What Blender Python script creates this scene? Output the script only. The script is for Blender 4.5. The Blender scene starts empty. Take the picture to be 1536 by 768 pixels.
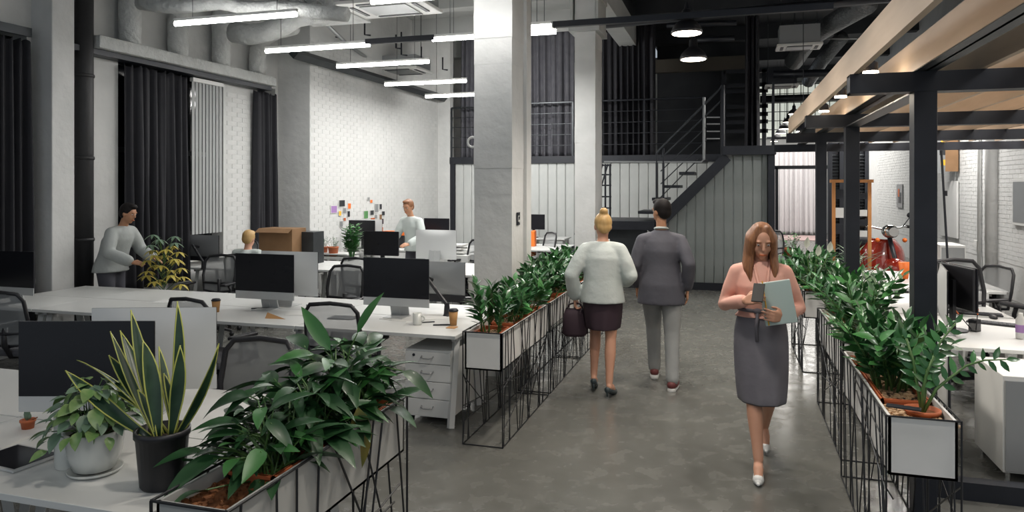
import bpy, math, random
from mathutils import Vector, Matrix, Quaternion
PI = math.pi
sc = bpy.context.scene
C = sc.collection
R = random.Random(7)

# ------------------------------------------------------------------ camera, world, exposure
FPX, HC, TH, HOR = 1080.0, 1.92, math.radians(16.84), 280.0
cam = bpy.data.objects.new('camera', bpy.data.cameras.new('camera'))
C.objects.link(cam)
cam.location = (0, 0, HC)
cam.rotation_euler = (PI / 2, 0, TH)
cam.data.lens = FPX / 1536 * 36
cam.data.sensor_width = 36
cam.data.shift_y = -(384 - HOR) / 1536
cam.data.clip_start = 0.05
cam.data.clip_end = 200
sc.camera = cam

world = bpy.data.worlds.new('world')
sc.world = world
world.use_nodes = True
world.node_tree.nodes['Background'].inputs[0].default_value = (0.80, 0.90, 1.0, 1)
world.node_tree.nodes['Background'].inputs[1].default_value = 0.38
sc.view_settings.view_transform = 'Standard'
sc.view_settings.look = 'None'
sc.view_settings.exposure = 0.16
sc.view_settings.gamma = 1.0
sc.view_settings.use_curve_mapping = False
sc.cycles.use_denoising = True
sc.cycles.max_bounces = 7
sc.cycles.diffuse_bounces = 3
sc.cycles.glossy_bounces = 3
sc.cycles.transparent_max_bounces = 12
sc.cycles.sample_clamp_indirect = 4
sc.cycles.caustics_reflective = False
sc.cycles.caustics_refractive = False

def area(name, loc, sx, sy, power, col=(1, 1, 1), rot=(0, 0, 0)):
    l = bpy.data.lights.new(name, 'AREA')
    l.shape = 'RECTANGLE'; l.size = sx; l.size_y = sy; l.energy = power; l.color = col
    o = bpy.data.objects.new(name, l); C.objects.link(o)
    o.location = loc; o.rotation_euler = rot
    return o
# the hall's own ceiling lamps behind and beside the viewer (outside the frame)
for i, (lx, ly, p) in enumerate(((-5.2, -0.6, 8), (-5.2, 3.4, 10), (1.5, -1.0, 60), (3.4, 3.2, 95), (3.4, 7.2, 120),
                                 (3.4, 11.2, 150), (3.2, 16.0, 150))):
    area('ceiling_lamp_light', (lx, ly, 4.0), 1.6, 0.3, p, (1, 0.97, 0.93))
area('far_hall_light', (2.6, 25.5, 4.6), 3.0, 6.0, 330, (1, 0.97, 0.92))
area('far_hall_light', (2.2, 29.0, 4.6), 3.0, 2.0, 120, (1, 0.97, 0.92))

# ------------------------------------------------------------------ pixel -> place helpers
def ground(u, v, h=0.0):
    """point at height h seen at photo pixel (u, v)"""
    d = (HC - h) * FPX / (v - HOR)
    x = (u - 768) / FPX
    return (d * (-math.sin(TH) + math.cos(TH) * x), d * (math.cos(TH) + math.sin(TH) * x))
def xat(u, Y):
    x = (u - 768) / FPX
    return Y * (-math.sin(TH) + math.cos(TH) * x) / (math.cos(TH) + math.sin(TH) * x)
def yat(u, X):
    x = (u - 768) / FPX
    return X * (math.cos(TH) + math.sin(TH) * x) / (-math.sin(TH) + math.cos(TH) * x)
def zat(X, Y, v):
    d = -X * math.sin(TH) + Y * math.cos(TH)
    return HC + (HOR - v) * d / FPX

# ------------------------------------------------------------------ materials
def mat(name, col, rough=0.5, metal=0.0, emit=None, es=0.0, noise=None, bump=None, alpha=1.0, coat=0.0, spec=0.5, trans=0.0, stretch=None):
    m = bpy.data.materials.new(name)
    m.use_nodes = True
    nt = m.node_tree; b = nt.nodes['Principled BSDF']
    b.inputs['Base Color'].default_value = (*col, 1)
    b.inputs['Roughness'].default_value = rough
    b.inputs['Metallic'].default_value = metal
    b.inputs['Alpha'].default_value = alpha
    b.inputs['Coat Weight'].default_value = coat
    b.inputs['Specular IOR Level'].default_value = spec
    b.inputs['Transmission Weight'].default_value = trans
    if emit:
        b.inputs['Emission Color'].default_value = (*emit, 1)
        b.inputs['Emission Strength'].default_value = es
    tc = None
    if noise or bump:
        tc = nt.nodes.new('ShaderNodeTexCoord')
        src = tc.outputs['Object']
        if stretch:
            mp = nt.nodes.new('ShaderNodeMapping'); mp.inputs['Scale'].default_value = stretch
            nt.links.new(src, mp.inputs[0]); src = mp.outputs[0]
    if noise:                                   # (colour2, scale)
        c2, s = noise[0], noise[1]
        n = nt.nodes.new('ShaderNodeTexNoise'); n.inputs['Scale'].default_value = s
        n.inputs['Detail'].default_value = 6
        nt.links.new(src, n.inputs['Vector'])
        r = nt.nodes.new('ShaderNodeValToRGB')
        r.color_ramp.elements[0].position = 0.35; r.color_ramp.elements[0].color = (*col, 1)
        r.color_ramp.elements[1].position = 0.68; r.color_ramp.elements[1].color = (*c2, 1)
        nt.links.new(n.outputs['Fac'], r.inputs[0])
        nt.links.new(r.outputs[0], b.inputs['Base Color'])
    if bump:                                    # (scale, strength, distance)
        n = nt.nodes.new('ShaderNodeTexNoise'); n.inputs['Scale'].default_value = bump[0]
        n.inputs['Detail'].default_value = 5
        nt.links.new(src, n.inputs['Vector'])
        k = nt.nodes.new('ShaderNodeBump'); k.inputs['Strength'].default_value = bump[1]
        k.inputs['Distance'].default_value = bump[2]
        nt.links.new(n.outputs['Fac'], k.inputs['Height']); nt.links.new(k.outputs[0], b.inputs['Normal'])
    return m

M = {}
M['plaster'] = mat('white plaster', (.56, .565, .555), .75, noise=((.62, .62, .61), 3), bump=(9, .5, .02))
M['brickpaint'] = mat('white painted brick', (.60, .605, .595), .7, noise=((.66, .66, .65), 5), bump=(30, .5, .008))
M['mortar'] = mat('mortar', (.50, .50, .49), .85, bump=(40, .5, .01))
M['ceilwhite'] = mat('ceiling white', (.42, .43, .425), .8, noise=((.50, .51, .50), 1.5), bump=(6, .4, .02))
M['ceildark'] = mat('ceiling dark', (.022, .025, .030), .8, noise=((.035, .038, .043), 2))
M['black'] = mat('black steel', (.012, .014, .020), .42, metal=0.2, noise=((.016, .018, .025), 8))
M['blackrod'] = mat('black rod', (.010, .011, .014), .4)
M['steelgrey'] = mat('grey steel', (.035, .04, .045), .38, metal=.5, noise=((.05, .055, .06), 4))
M['blackplastic'] = mat('black plastic', (.012, .012, .015), .45)
M['screen'] = mat('dark glass screen', (.008, .008, .011), .22, noise=((.011, .011, .014), 2), spec=.35)
M['silver'] = mat('aluminium', (.50, .51, .51), .38, metal=.35)
M['silverdark'] = mat('grey aluminium', (.30, .31, .315), .35, metal=.4)
M['white'] = mat('white laminate', (.62, .625, .61), .38, noise=((.65, .655, .64), 2))
M['whitepanel'] = mat('white lacquer panel', (.60, .605, .59), .45, noise=((.66, .66, .65), 3))
M['greypanel'] = mat('shaded white lacquer panel', (.34, .345, .335), .5, noise=((.39, .395, .38), 3))  # white panel with dim light put into its colour, for the near planter
M['whiteplastic'] = mat('white plastic', (.66, .66, .64), .35)
M['ceramic'] = mat('white ceramic', (.60, .61, .58), .22, coat=.3)
M['curtain'] = mat('black curtain cloth', (.014, .014, .019), .75, noise=((.018, .018, .023), 6))
M['greycurtain'] = mat('dark grey curtain cloth', (.085, .085, .100), .8, noise=((.11, .11, .125), 5))
M['whitecurtain'] = mat('white curtain cloth', (.62, .60, .61), .8)
M['blind'] = mat('grey blind', (.36, .37, .37), .6)
M['corr'] = mat('white corrugated metal', (.46, .475, .465), .45, noise=((.52, .53, .52), 3))
M['corrgrey'] = mat('grey green corrugated metal', (.17, .19, .185), .42, noise=((.22, .24, .235), 2))
M['wood'] = mat('pale birch plank', (.62, .47, .34), .5, noise=((.70, .54, .40), 3), stretch=(6, .6, 6))
M['woodorange'] = mat('orange timber', (.50, .20, .055), .45, noise=((.58, .27, .09), 4), stretch=(4, 4, .8))
M['card'] = mat('brown cardboard', (.20, .11, .05), .8, noise=((.24, .135, .065), 5))
M['kraft'] = mat('kraft paper', (.42, .22, .08), .7)
M['terra'] = mat('terracotta', (.50, .13, .045), .6, noise=((.42, .11, .04), 8))
M['soil'] = mat('dark soil', (.030, .018, .010), .95, noise=((.07, .03, .012), 25), bump=(60, .8, .02))
M['pebble'] = mat('tan pebbles', (.40, .25, .13), .6, noise=((.58, .42, .27), 18))
M['bark'] = mat('rust bark chips', (.16, .06, .022), .85, noise=((.26, .10, .035), 30))
M['leafzz'] = mat('glossy green leaf', (.018, .085, .026), .28, noise=((.045, .16, .045), 6), coat=.2)
M['leafzz2'] = mat('bright green leaf', (.05, .19, .05), .32, noise=((.08, .25, .07), 6), coat=.15)
M['leaflily'] = mat('peace lily leaf', (.010, .042, .015), .42, noise=((.026, .085, .028), 5), coat=.05)
M['leaflily2'] = mat('peace lily leaf fresh', (.025, .11, .025), .42, noise=((.04, .15, .035), 5))
M['leafyellow'] = mat('yellowing leaf', (.10, .12, .02), .4, noise=((.20, .15, .03), 8))
M['leafgrey'] = mat('silvery green leaf', (.10, .17, .11), .45, noise=((.16, .24, .16), 7))
M['leafpothos'] = mat('variegated green leaf', (.10, .22, .06), .35, noise=((.24, .33, .13), 14))
M['snake'] = mat('snake plant green', (.012, .035, .020), .35, noise=((.03, .07, .035), 12))
M['snakeedge'] = mat('snake plant margin', (.42, .44, .10), .4)
M['umbleaf'] = mat('yellow green leaf', (.55, .40, .06), .5, noise=((.30, .34, .09), 4))
M['stem'] = mat('green stem', (.07, .15, .04), .45)
M['flower'] = mat('white flower', (.75, .76, .66), .5)
M['skin'] = mat('skin', (.56, .29, .19), .5, noise=((.60, .32, .215), 5))
M['skin2'] = mat('skin tan', (.46, .23, .13), .5)
M['hairbrown'] = mat('chestnut hair', (.16, .062, .026), .5, noise=((.27, .12, .05), 9), stretch=(9, 9, .8))
M['hairblond'] = mat('blond hair', (.45, .27, .10), .5, noise=((.52, .34, .14), 9), stretch=(9, 9, .8))
M['hairdark'] = mat('dark hair', (.010, .008, .008), .65, spec=.2)
M['peach'] = mat('peach blouse', (.66, .34, .27), .7, noise=((.70, .39, .31), 5))
M['skirt'] = mat('grey skirt', (.115, .11, .13), .75, noise=((.14, .135, .155), 4), bump=(8, .4, .02))
M['shirt'] = mat('pale shirt', (.50, .55, .53), .75, noise=((.56, .60, .585), 4), bump=(7, .5, .03))
M['shirtgrey'] = mat('pale grey shirt', (.33, .35, .345), .75, noise=((.38, .40, .39), 4), bump=(7, .5, .03))
M['jacket'] = mat('grey blazer', (.062, .062, .078), .75, noise=((.08, .08, .098), 4), bump=(8, .4, .02))
M['trouser'] = mat('light grey trousers', (.26, .27, .27), .75, noise=((.31, .32, .315), 4), bump=(8, .4, .02))
M['plum'] = mat('dark plum cloth', (.035, .018, .028), .75)
M['maroon'] = mat('maroon', (.13, .03, .03), .6)
M['mint'] = mat('mint folder', (.42, .52, .50), .5)
M['whiteshoe'] = mat('white leather', (.72, .72, .70), .35)
M['darkshoe'] = mat('dark teal leather', (.03, .045, .05), .35)
M['red'] = mat('red enamel', (.26, .018, .008), .18, coat=.9)
M['chrome'] = mat('chrome', (.65, .66, .67), .14, metal=1)
M['rubber'] = mat('rubber', (.012, .012, .012), .7)
M['orange'] = mat('orange plastic', (.80, .17, .02), .45)
M['yellow'] = mat('yellow plastic', (.80, .46, .03), .45)
M['purple'] = mat('lilac print', (.35, .20, .45), .6)
M['paper'] = mat('white paper', (.68, .68, .66), .7)
M['greyfabric'] = mat('grey fabric', (.09, .09, .10), .85)
M['mesh'] = mat('chair mesh', (.27, .28, .285), .7, alpha=.6)
M['whiteback'] = mat('white aluminium', (.60, .61, .61), .4, metal=.1)
M['meshblack'] = mat('black chair mesh', (.012, .012, .015), .7, alpha=.72)
M['tube'] = mat('lamp tube', (1, 1, 1), .5, emit=(1, .99, .96), es=20)
M['bulb'] = mat('lamp diffuser', (1, 1, 1), .5, emit=(1, .86, .70), es=9)
M['glassdark'] = mat('night window glass', (.02, .022, .026), .08, spec=.6)
M['litpane'] = mat('back-lit glass', (.6, .6, .55), .4, emit=(.80, .84, .74), es=.55)
M['duct'] = mat('white insulation wrap', (.50, .51, .50), .6, noise=((.58, .59, .58), 6), bump=(10, .9, .05))
M['darkduct'] = mat('dark wrapped pipe', (.020, .020, .022), .55, bump=(8, .5, .02))
M['foil'] = mat('silver duct', (.16, .17, .18), .35, metal=.6, bump=(14, 1, .05))
M['pink'] = mat('pink floor mat', (.42, .30, .29), .7)

# floor: polished concrete
def floor_mat():
    m = bpy.data.materials.new('polished concrete'); m.use_nodes = True
    nt = m.node_tree; b = nt.nodes['Principled BSDF']
    tc = nt.nodes.new('ShaderNodeTexCoord')
    n1 = nt.nodes.new('ShaderNodeTexNoise'); n1.inputs['Scale'].default_value = 1.1; n1.inputs['Detail'].default_value = 9
    n1.inputs['Roughness'].default_value = .62; n1.inputs['Distortion'].default_value = .3
    n2 = nt.nodes.new('ShaderNodeTexNoise'); n2.inputs['Scale'].default_value = 7; n2.inputs['Detail'].default_value = 8
    n2.inputs['Distortion'].default_value = .35
    for n in (n1, n2): nt.links.new(tc.outputs['Object'], n.inputs['Vector'])
    mx = nt.nodes.new('ShaderNodeMath'); mx.operation = 'MULTIPLY_ADD'
    nt.links.new(n2.outputs['Fac'], mx.inputs[0]); mx.inputs[1].default_value = .45
    nt.links.new(n1.outputs['Fac'], mx.inputs[2])
    r = nt.nodes.new('ShaderNodeValToRGB')
    e = r.color_ramp.elements
    e[0].position = .40; e[0].color = (.092, .093, .084, 1)
    e[1].position = 1.0; e[1].color = (.150, .149, .136, 1)
    nt.links.new(mx.outputs[0], r.inputs[0]); nt.links.new(r.outputs[0], b.inputs['Base Color'])
    r2 = nt.nodes.new('ShaderNodeMapRange')
    r2.inputs['From Min'].default_value = .35; r2.inputs['From Max'].default_value = .7
    r2.inputs['To Min'].default_value = .16; r2.inputs['To Max'].default_value = .34
    nt.links.new(n2.outputs['Fac'], r2.inputs[0]); nt.links.new(r2.outputs[0], b.inputs['Roughness'])
    k = nt.nodes.new('ShaderNodeBump'); k.inputs['Strength'].default_value = .05; k.inputs['Distance'].default_value = .02
    nt.links.new(n1.outputs['Fac'], k.inputs['Height']); nt.links.new(k.outputs[0], b.inputs['Normal'])
    return m
M['floor'] = floor_mat()

# ------------------------------------------------------------------ mesh builder
class MB:
    def __init__(s): s.v = []; s.f = []; s.mi = []; s.cur = 0
    def add(s, vs, fs):
        o = len(s.v); s.v += [tuple(p) for p in vs]
        for f in fs: s.f.append([i + o for i in f]); s.mi.append(s.cur)
        return s
    def box(s, x0, x1, y0, y1, z0, z1):
        return s.add([(x0,y0,z0),(x1,y0,z0),(x1,y1,z0),(x0,y1,z0),(x0,y0,z1),(x1,y0,z1),(x1,y1,z1),(x0,y1,z1)],
            [(3,2,1,0),(4,5,6,7),(0,1,5,4),(1,2,6,5),(2,3,7,6),(3,0,4,7)])
    def cbox(s, c, size, rot=None):
        hx, hy, hz = size[0]/2, size[1]/2, size[2]/2
        m = rot if isinstance(rot, Matrix) else (Matrix.Rotation(rot, 3, 'Z') if rot else Matrix.Identity(3))
        c = Vector(c)
        vs = [c + m @ Vector(p) for p in ((-hx,-hy,-hz),(hx,-hy,-hz),(hx,hy,-hz),(-hx,hy,-hz),(-hx,-hy,hz),(hx,-hy,hz),(hx,hy,hz),(-hx,hy,hz))]
        return s.add(vs, [(3,2,1,0),(4,5,6,7),(0,1,5,4),(1,2,6,5),(2,3,7,6),(3,0,4,7)])
    def tube(s, pts, r, n=8, caps=True, flat=1.0, closed=False, up=None):
        pts = [Vector(p) for p in pts]; k = len(pts)
        rs = r if isinstance(r, (list, tuple)) else [r]*k
        tans = []
        for i in range(k):
            a = pts[(i-1) % k] if (closed or i > 0) else pts[i]
            b = pts[(i+1) % k] if (closed or i < k-1) else pts[i]
            t = b - a
            tans.append(t.normalized() if t.length > 1e-9 else Vector((0,0,1)))
        ref = Vector(up) if up else (Vector((0,0,1)) if abs(tans[0].z) < .9 else Vector((1,0,0)))
        nrm = (ref - tans[0]*ref.dot(tans[0])).normalized()
        vs = []
        for i in range(k):
            nrm = nrm - tans[i]*nrm.dot(tans[i])
            nrm = nrm.normalized() if nrm.length > 1e-6 else tans[i].orthogonal().normalized()
            bi = tans[i].cross(nrm)
            for j in range(n):
                a = 2*PI*j/n
                vs.append(pts[i] + nrm*math.cos(a)*rs[i]*flat + bi*math.sin(a)*rs[i])
        fs = []
        for i in range(k if closed else k-1):
            for j in range(n):
                a, b = i*n+j, i*n+(j+1) % n
                c, d = ((i+1) % k)*n+(j+1) % n, ((i+1) % k)*n+j
                fs.append((a, b, c, d))
        if caps and not closed:
            fs.append(tuple(range(n-1, -1, -1))); fs.append(tuple((k-1)*n+j for j in range(n)))
        return s.add(vs, fs)
    def rod(s, a, b, r, n=6): return s.tube([a, b], r, n)
    def lathe(s, prof, n=20, c=(0,0,0), sx=1, sy=1):
        vs = []
        for r, z in prof:
            for j in range(n):
                a = 2*PI*j/n; vs.append((c[0]+r*math.cos(a)*sx, c[1]+r*math.sin(a)*sy, c[2]+z))
        fs = []
        for i in range(len(prof)-1):
            for j in range(n): fs.append((i*n+j, i*n+(j+1) % n, (i+1)*n+(j+1) % n, (i+1)*n+j))
        fs.append(tuple(range(n-1, -1, -1))); fs.append(tuple((len(prof)-1)*n+j for j in range(n)))
        return s.add(vs, fs)
    def rings(s, rings, n=16):
        """loft of ellipses (cx, cy, z, rx, ry)"""
        vs = []
        for cx, cy, z, rx, ry in rings:
            for j in range(n):
                a = 2*PI*j/n; vs.append((cx+rx*math.cos(a), cy+ry*math.sin(a), z))
        fs = [(i*n+j, i*n+(j+1) % n, (i+1)*n+(j+1) % n, (i+1)*n+j) for i in range(len(rings)-1) for j in range(n)]
        fs.append(tuple(range(n-1, -1, -1))); fs.append(tuple((len(rings)-1)*n+j for j in range(n)))
        return s.add(vs, fs)
    def ball(s, c, r, nu=12, nv=8, rot=None):
        rx, ry, rz = r if isinstance(r, (list, tuple)) else (r, r, r)
        vs = []
        m = rot or Matrix.Identity(3); c = Vector(c)
        for i in range(1, nv):
            p = PI*i/nv
            for j in range(nu):
                a = 2*PI*j/nu
                vs.append(c + m @ Vector((rx*math.sin(p)*math.cos(a), ry*math.sin(p)*math.sin(a), rz*math.cos(p))))
        vs.append(c + m @ Vector((0,0,rz))); vs.append(c - m @ Vector((0,0,rz)))
        fs = [(i*nu+j, (i+1)*nu+j, (i+1)*nu+(j+1) % nu, i*nu+(j+1) % nu) for i in range(nv-2) for j in range(nu)]
        t, b = len(vs)-2, len(vs)-1
        fs += [(t, j, (j+1) % nu) for j in range(nu)] + [(b, (nv-2)*nu+(j+1) % nu, (nv-2)*nu+j) for j in range(nu)]
        return s.add(vs, fs)
    def chain(s, pts, rs, n=10, flat=1.0):
        """tapered limb with round ends and joints"""
        s.tube(pts, rs, n, True, flat)
        for p, r in zip(pts, rs): s.ball(p, r*.985, n, 6)
        return s
    def prism(s, poly, z0, z1):
        k = len(poly)
        return s.add([(x,y,z0) for x,y in poly]+[(x,y,z1) for x,y in poly],
            [tuple(range(k-1,-1,-1)), tuple(range(k,2*k))]+[(i,(i+1) % k,k+(i+1) % k,k+i) for i in range(k)])
    def prismy(s, poly, y0, y1):
        """polygon in x,z extruded in y"""
        k = len(poly)
        return s.add([(x,y0,z) for x,z in poly]+[(x,y1,z) for x,z in poly],
            [tuple(range(k)), tuple(range(2*k-1,k-1,-1))]+[(i,k+i,k+(i+1) % k,(i+1) % k) for i in range(k)])
    def grid(s, fn, nu, nv):
        vs = [fn(i/nu, j/nv) for j in range(nv+1) for i in range(nu+1)]
        fs = [(j*(nu+1)+i, j*(nu+1)+i+1, (j+1)*(nu+1)+i+1, (j+1)*(nu+1)+i) for j in range(nv) for i in range(nu)]
        return s.add(vs, fs)
    def mesh(s, name, mats, smooth=False):
        me = bpy.data.meshes.new(name)
        me.from_pydata(s.v, [], s.f)
        for m in (mats if isinstance(mats, (list, tuple)) else [mats]): me.materials.append(m)
        if any(s.mi): me.polygons.foreach_set('material_index', s.mi)
        if smooth: me.polygons.foreach_set('use_smooth', [True]*len(me.polygons))
        me.validate(); me.update()
        return me
    def build(s, name, mats, parent=None, smooth=False, bevel=0, solid=0, remesh=0, sub=0, **props):
        o = bpy.data.objects.new(name, s.mesh(name, mats, smooth)); C.objects.link(o)
        if parent is not None: o.parent = parent
        if remesh:
            d = o.modifiers.new('r', 'REMESH'); d.mode = 'VOXEL'; d.voxel_size = remesh; d.use_smooth_shade = True
            d = o.modifiers.new('s', 'SMOOTH'); d.iterations = 5; d.factor = .5
        if solid:
            d = o.modifiers.new('t', 'SOLIDIFY'); d.thickness = solid; d.offset = 0
        if bevel:
            d = o.modifiers.new('b', 'BEVEL'); d.width = bevel; d.segments = 2; d.limit_method = 'ANGLE'
        if sub:
            d = o.modifiers.new('u', 'SUBSURF'); d.levels = sub; d.render_levels = sub
        for k, v in props.items(): o[k] = v
        return o

def thing(name, label, cat, loc=(0,0,0), rz=0.0, group=None):
    o = bpy.data.objects.new(name, None); C.objects.link(o)
    o.location = loc; o.rotation_euler = (0, 0, rz); o.empty_display_size = .1
    o['label'] = label; o['category'] = cat
    if group: o['group'] = group
    return o
def tag(o, label, cat, group=None):
    o['label'] = label; o['category'] = cat
    if group: o['group'] = group
    return o
def struct(o): o['kind'] = 'structure'; return o
def dup(root, loc, rz, label, group=None, scale=None):
    def cp(o, parent):
        c = o.copy(); C.objects.link(c)
        if parent is not None:
            c.parent = parent
        for ch in o.children: cp(ch, c)
        return c
    r = cp(root, None)
    r.location = loc; r.rotation_euler = (0, 0, rz); r['label'] = label
    if group: r['group'] = group
    if scale: r.scale = scale if isinstance(scale, tuple) else (scale,)*3
    return r
def place(proto, used, loc, rz, label, group=None):
    """first use moves the prototype itself, later uses copy it"""
    if not used:
        used.append(1)
        proto.location = loc; proto.rotation_euler = (0,0,rz); proto['label'] = label
        if group: proto['group'] = group
        return proto
    return dup(proto, loc, rz, label, group)
# ================================================================== THE SETTING
XL, XR, YM, ZC = -7.75, 4.6, 17.0, 5.8
XB = -7.1
fl = MB().box(XL-.3, XR+.3, -1.5, 32.4, -.1, 0).build('floor', M['floor']); struct(fl)

# ---- left wall, built in piers around its window openings
y_w1a, y_w1b = .6, yat(40, XL)
y_w2a, y_w2b = yat(177, XL), yat(335, XL)
y_w3a, y_w3b = yat(386, XL), yat(413, XL)
wl = MB()
zs0, zs1 = .85, 3.66
for a, b in ((-1.5, y_w1a), (y_w1b, y_w2a), (y_w2b, y_w3a), (y_w3b, 22)):
    wl.box(XL-.35, XL, a, b, 0, ZC)
for a, b in ((y_w1a, y_w1b), (y_w2a, y_w2b), (y_w3a, y_w3b)):
    wl.box(XL-.35, XL, a, b, 0, zs0).box(XL-.35, XL, a, b, zs1, ZC)
wall_left = struct(wl.build('wall_left', M['plaster']))
for k, (a, b) in enumerate(((y_w1a, y_w1b), (y_w2a, y_w2b), (y_w3a, y_w3b))):
    w = bpy.data.objects.new('window_%d' % (k+1), None); C.objects.link(w); struct(w)
    w.location = (XL-.3, (a+b)/2, zs0)
    h, hw = zs1-zs0, (b-a)/2
    f = MB()
    for y in (-hw, hw-.07): f.box(0, .08, y, y+.07, 0, h)
    for z in (0, h-.07, h*.55): f.box(0, .08, -hw, hw, z, z+.07)
    f.box(0, .07, -.03, .03, 0, h)
    f.build('window_frame', M['steelgrey'], w)
    for y0, y1 in ((-hw+.07, -.03), (.03, hw-.07)):
        for z0, z1 in ((.07, h*.55), (h*.55+.07, h-.07)):
            MB().box(.02, .035, y0, y1, z0, z1).build('pane', M['glassdark'], w)
    MB().box(0, .38, -hw-.05, hw+.05, -.05, 0).build('window_sill', M['whitepanel'], w)
    MB().box(-.10, -.05, -hw-.3, hw+.3, -.3, h+.3).build('night_backing', M['glassdark'], w)

# pilasters of the left wall
def pil(u0, u1, u2, name, label=None):
    y0 = yat(u0, XL); x1 = xat(u1, y0); y1 = yat(u2, x1)
    return struct(MB().box(XL-.1, x1, y0, y1, 0, ZC).build(name, M['plaster'], bevel=.012)), x1, y0, y1
pil(47, 78, 112, 'pilaster')

def brickwork(parent, plane_x, face, y0, y1, z0, z1, keep_near=300, L=.255, H=.077):
    """raised painted bricks on a wall in running bond; the nearest as single parts"""
    g = .009; spots = []
    for r in range(int((z1-z0)/H)):
        off = (r % 2)*L/2
        for c in range(-1, int((y1-y0)/L)+1):
            a = y0 + c*L + off; b = a + L - g
            if b > y1 or a < y0: continue
            spots.append((a, z0+r*H, R.uniform(-.0015, .0015)))
    eye = [s for s in spots if .9 < s[1] < 3.9]
    eye.sort(key=lambda s: s[0]**2 + (s[1]-HC)**2*1.5)
    near = set(id(s) for s in eye[:keep_near])
    me = MB().box(-.004, .004, 0, L-g, 0, H-g).mesh('brick', M['brickpaint'])
    rest = MB()
    for s in spots:
        if id(s) in near:
            o = bpy.data.objects.new('brick', me); C.objects.link(o); o.parent = parent
            o.location = (plane_x + s[2], s[0], s[1])
        else:
            x = plane_x + s[2]
            rest.box(x-.004, x+.004, s[0], s[0]+L-g, s[1], s[1]+H-g)
    if rest.v: rest.build('brickwork', M['brickpaint'], parent, kind='stuff')
YR = yat(417, XL)
struct(MB().box(XB-.05, xat(676, YM-.03)-.02, YM-.03, YM+.2, 0, ZC).build('wall_left', M['plaster']))
wl2 = struct(MB().box(XL, XB, YR, 17.03, 0, ZC).build('wall_left', M['plaster']))
brickwork(wl2, XB+.000, 1, YR+.02, 16.98, .5, 4.6, 240)
brickwork(wall_left, XL+.002, 1, yat(340, XL), yat(383, XL), .6, 3.5, 60)

# ---- right wall, back walls, near wall piece
wall_right = struct(MB().box(XR, XR+.3, 2.0, 32.4, 0, 6.4).build('wall_right', M['plaster']))
brickwork(wall_right, XR-.002, 1, 11.5, 19.0, .6, 3.2, 300)
brickwork(wall_right, XR-.002, 1, 19.0, 26.0, .6, 3.2, 0)
struct(MB().box(-2.3, XR+.3, 32.4, 32.7, 0, 6.6).build('wall_back', M['plaster']))
struct(MB().box(XL-.3, -2.0, 22.0, 22.3, 0, ZC).build('wall_back', M['plaster']))
struct(MB().box(-2.0, .55, 21.0, 21.15, 2.64, 6.5).build('wall_back', M['ceildark']))
# ceilings
struct(MB().box(XL-.3, -2.25, -1.5, 22.3, ZC, ZC+.2).build('ceiling', M['ceilwhite']))
struct(MB().box(-2.25, XR+.3, -1.5, 32.7, 6.3, 6.5).build('ceiling', M['ceildark']))
struct(MB().box(-2.28, -2.22, -1.5, 22.3, ZC, 6.5).build('ceiling', M['ceildark']))
for y in (8.2, 10.6, 13.0, 15.4, 18.0, 20.3):
    struct(MB().box(XL, -2.3, y, y+.3, 5.38, ZC).build('ceiling_beam', M['ceilwhite']))
struct(MB().box(-2.55, -2.15, 7.5, 22, 5.3, ZC).build('ceiling_beam', M['ceilwhite']))
for y in (9.5, 13.2, 16.8, 20.5, 24, 28):
    struct(MB().box(-2.1, XR, y, y+.3, 5.9, 6.3).build('ceiling_beam', M['ceildark']))

# ---- columns
def column(ur, u1, y0, dep, name='column', top=None):
    """right front edge at ur, left at u1"""
    xr, x1 = xat(ur, y0), xat(u1, y0)
    m = MB(); n = 22
    for k in range(n):      # slightly uneven painted brick courses
        z0, z1 = ZC*k/n, ZC*(k+1)/n
        e = R.uniform(-.003, .003)
        m.box(x1-e, xr+e, y0-e, y0+dep, z0, z1)
    return struct(m.build(name, M['plaster'])), x1, xr
col1, cx1, cxr = column(768, 711, 6.92, .62)
struct(MB().box(cxr-.002, cxr+.035, 6.92+.42, 6.92+.60, 0, ZC).build('trim_1', M['plaster']))
col2, cx2, cxr2 = column(893, 862, 11.6, .62)
cap = MB().box(cx2-.08, cxr2+.08, 11.5, 12.3, 4.45, 4.55).box(cx2-.08, cxr2+.08, 11.5, 12.3, 5.0, 5.1)
for x in (cx2-.06, cxr2+.02): cap.box(x, x+.04, 11.52, 12.28, 4.55, 5.0)
struct(cap.build('column_head', M['ceilwhite']))
# sign on the first column's side, facing the aisle
sy0 = 7.02
sg = thing('direction_sign', 'small black sign with a white bent arrow on the side of the big white column', 'sign', (cxr+.004, sy0+.10, zat(cxr, sy0+.1, 328)))
MB().box(0, .008, -.05, .05, -.065, .065).build('plate', M['black'], sg)
MB().box(.008, .011, -.03, .02, .02, .032).box(.008, .011, -.03, -.018, -.028, .032).box(.008, .011, -.03, .022, -.03, -.018).build('arrow', M['whiteplastic'], sg)
MB().add([(.008, .018, -.048), (.008, .04, -.024), (.008, .018, 0), (.011, .018, -.048), (.011, .04, -.024), (.011, .018, 0)], [(0,1,2),(5,4,3),(0,3,4,1),(1,4,5,2),(2,5,3,0)]).build('arrow', M['whiteplastic'], sg)
rl = MB().tube([(.052*math.cos(a*PI/8), 0, .052*math.sin(a*PI/8)) for a in range(16)], .012, 8, closed=True)
o = rl.build('wall_ring', M['whiteplastic'], smooth=True); o.location = (cx1-.02, 6.935, zat(cx1, 6.92, 213)); tag(o, 'small white ring fixed to the left edge of the big white column', 'ring')
o = MB().box(-.03, .0, -.05, .05, -.06, .06).build('wall_switch', M['whiteplastic'], bevel=.004); o.location = (cx1-.0, 7.1, zat(cx1, 7.1, 345)); tag(o, 'white switch box on the left face of the big white column', 'switch')

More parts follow.
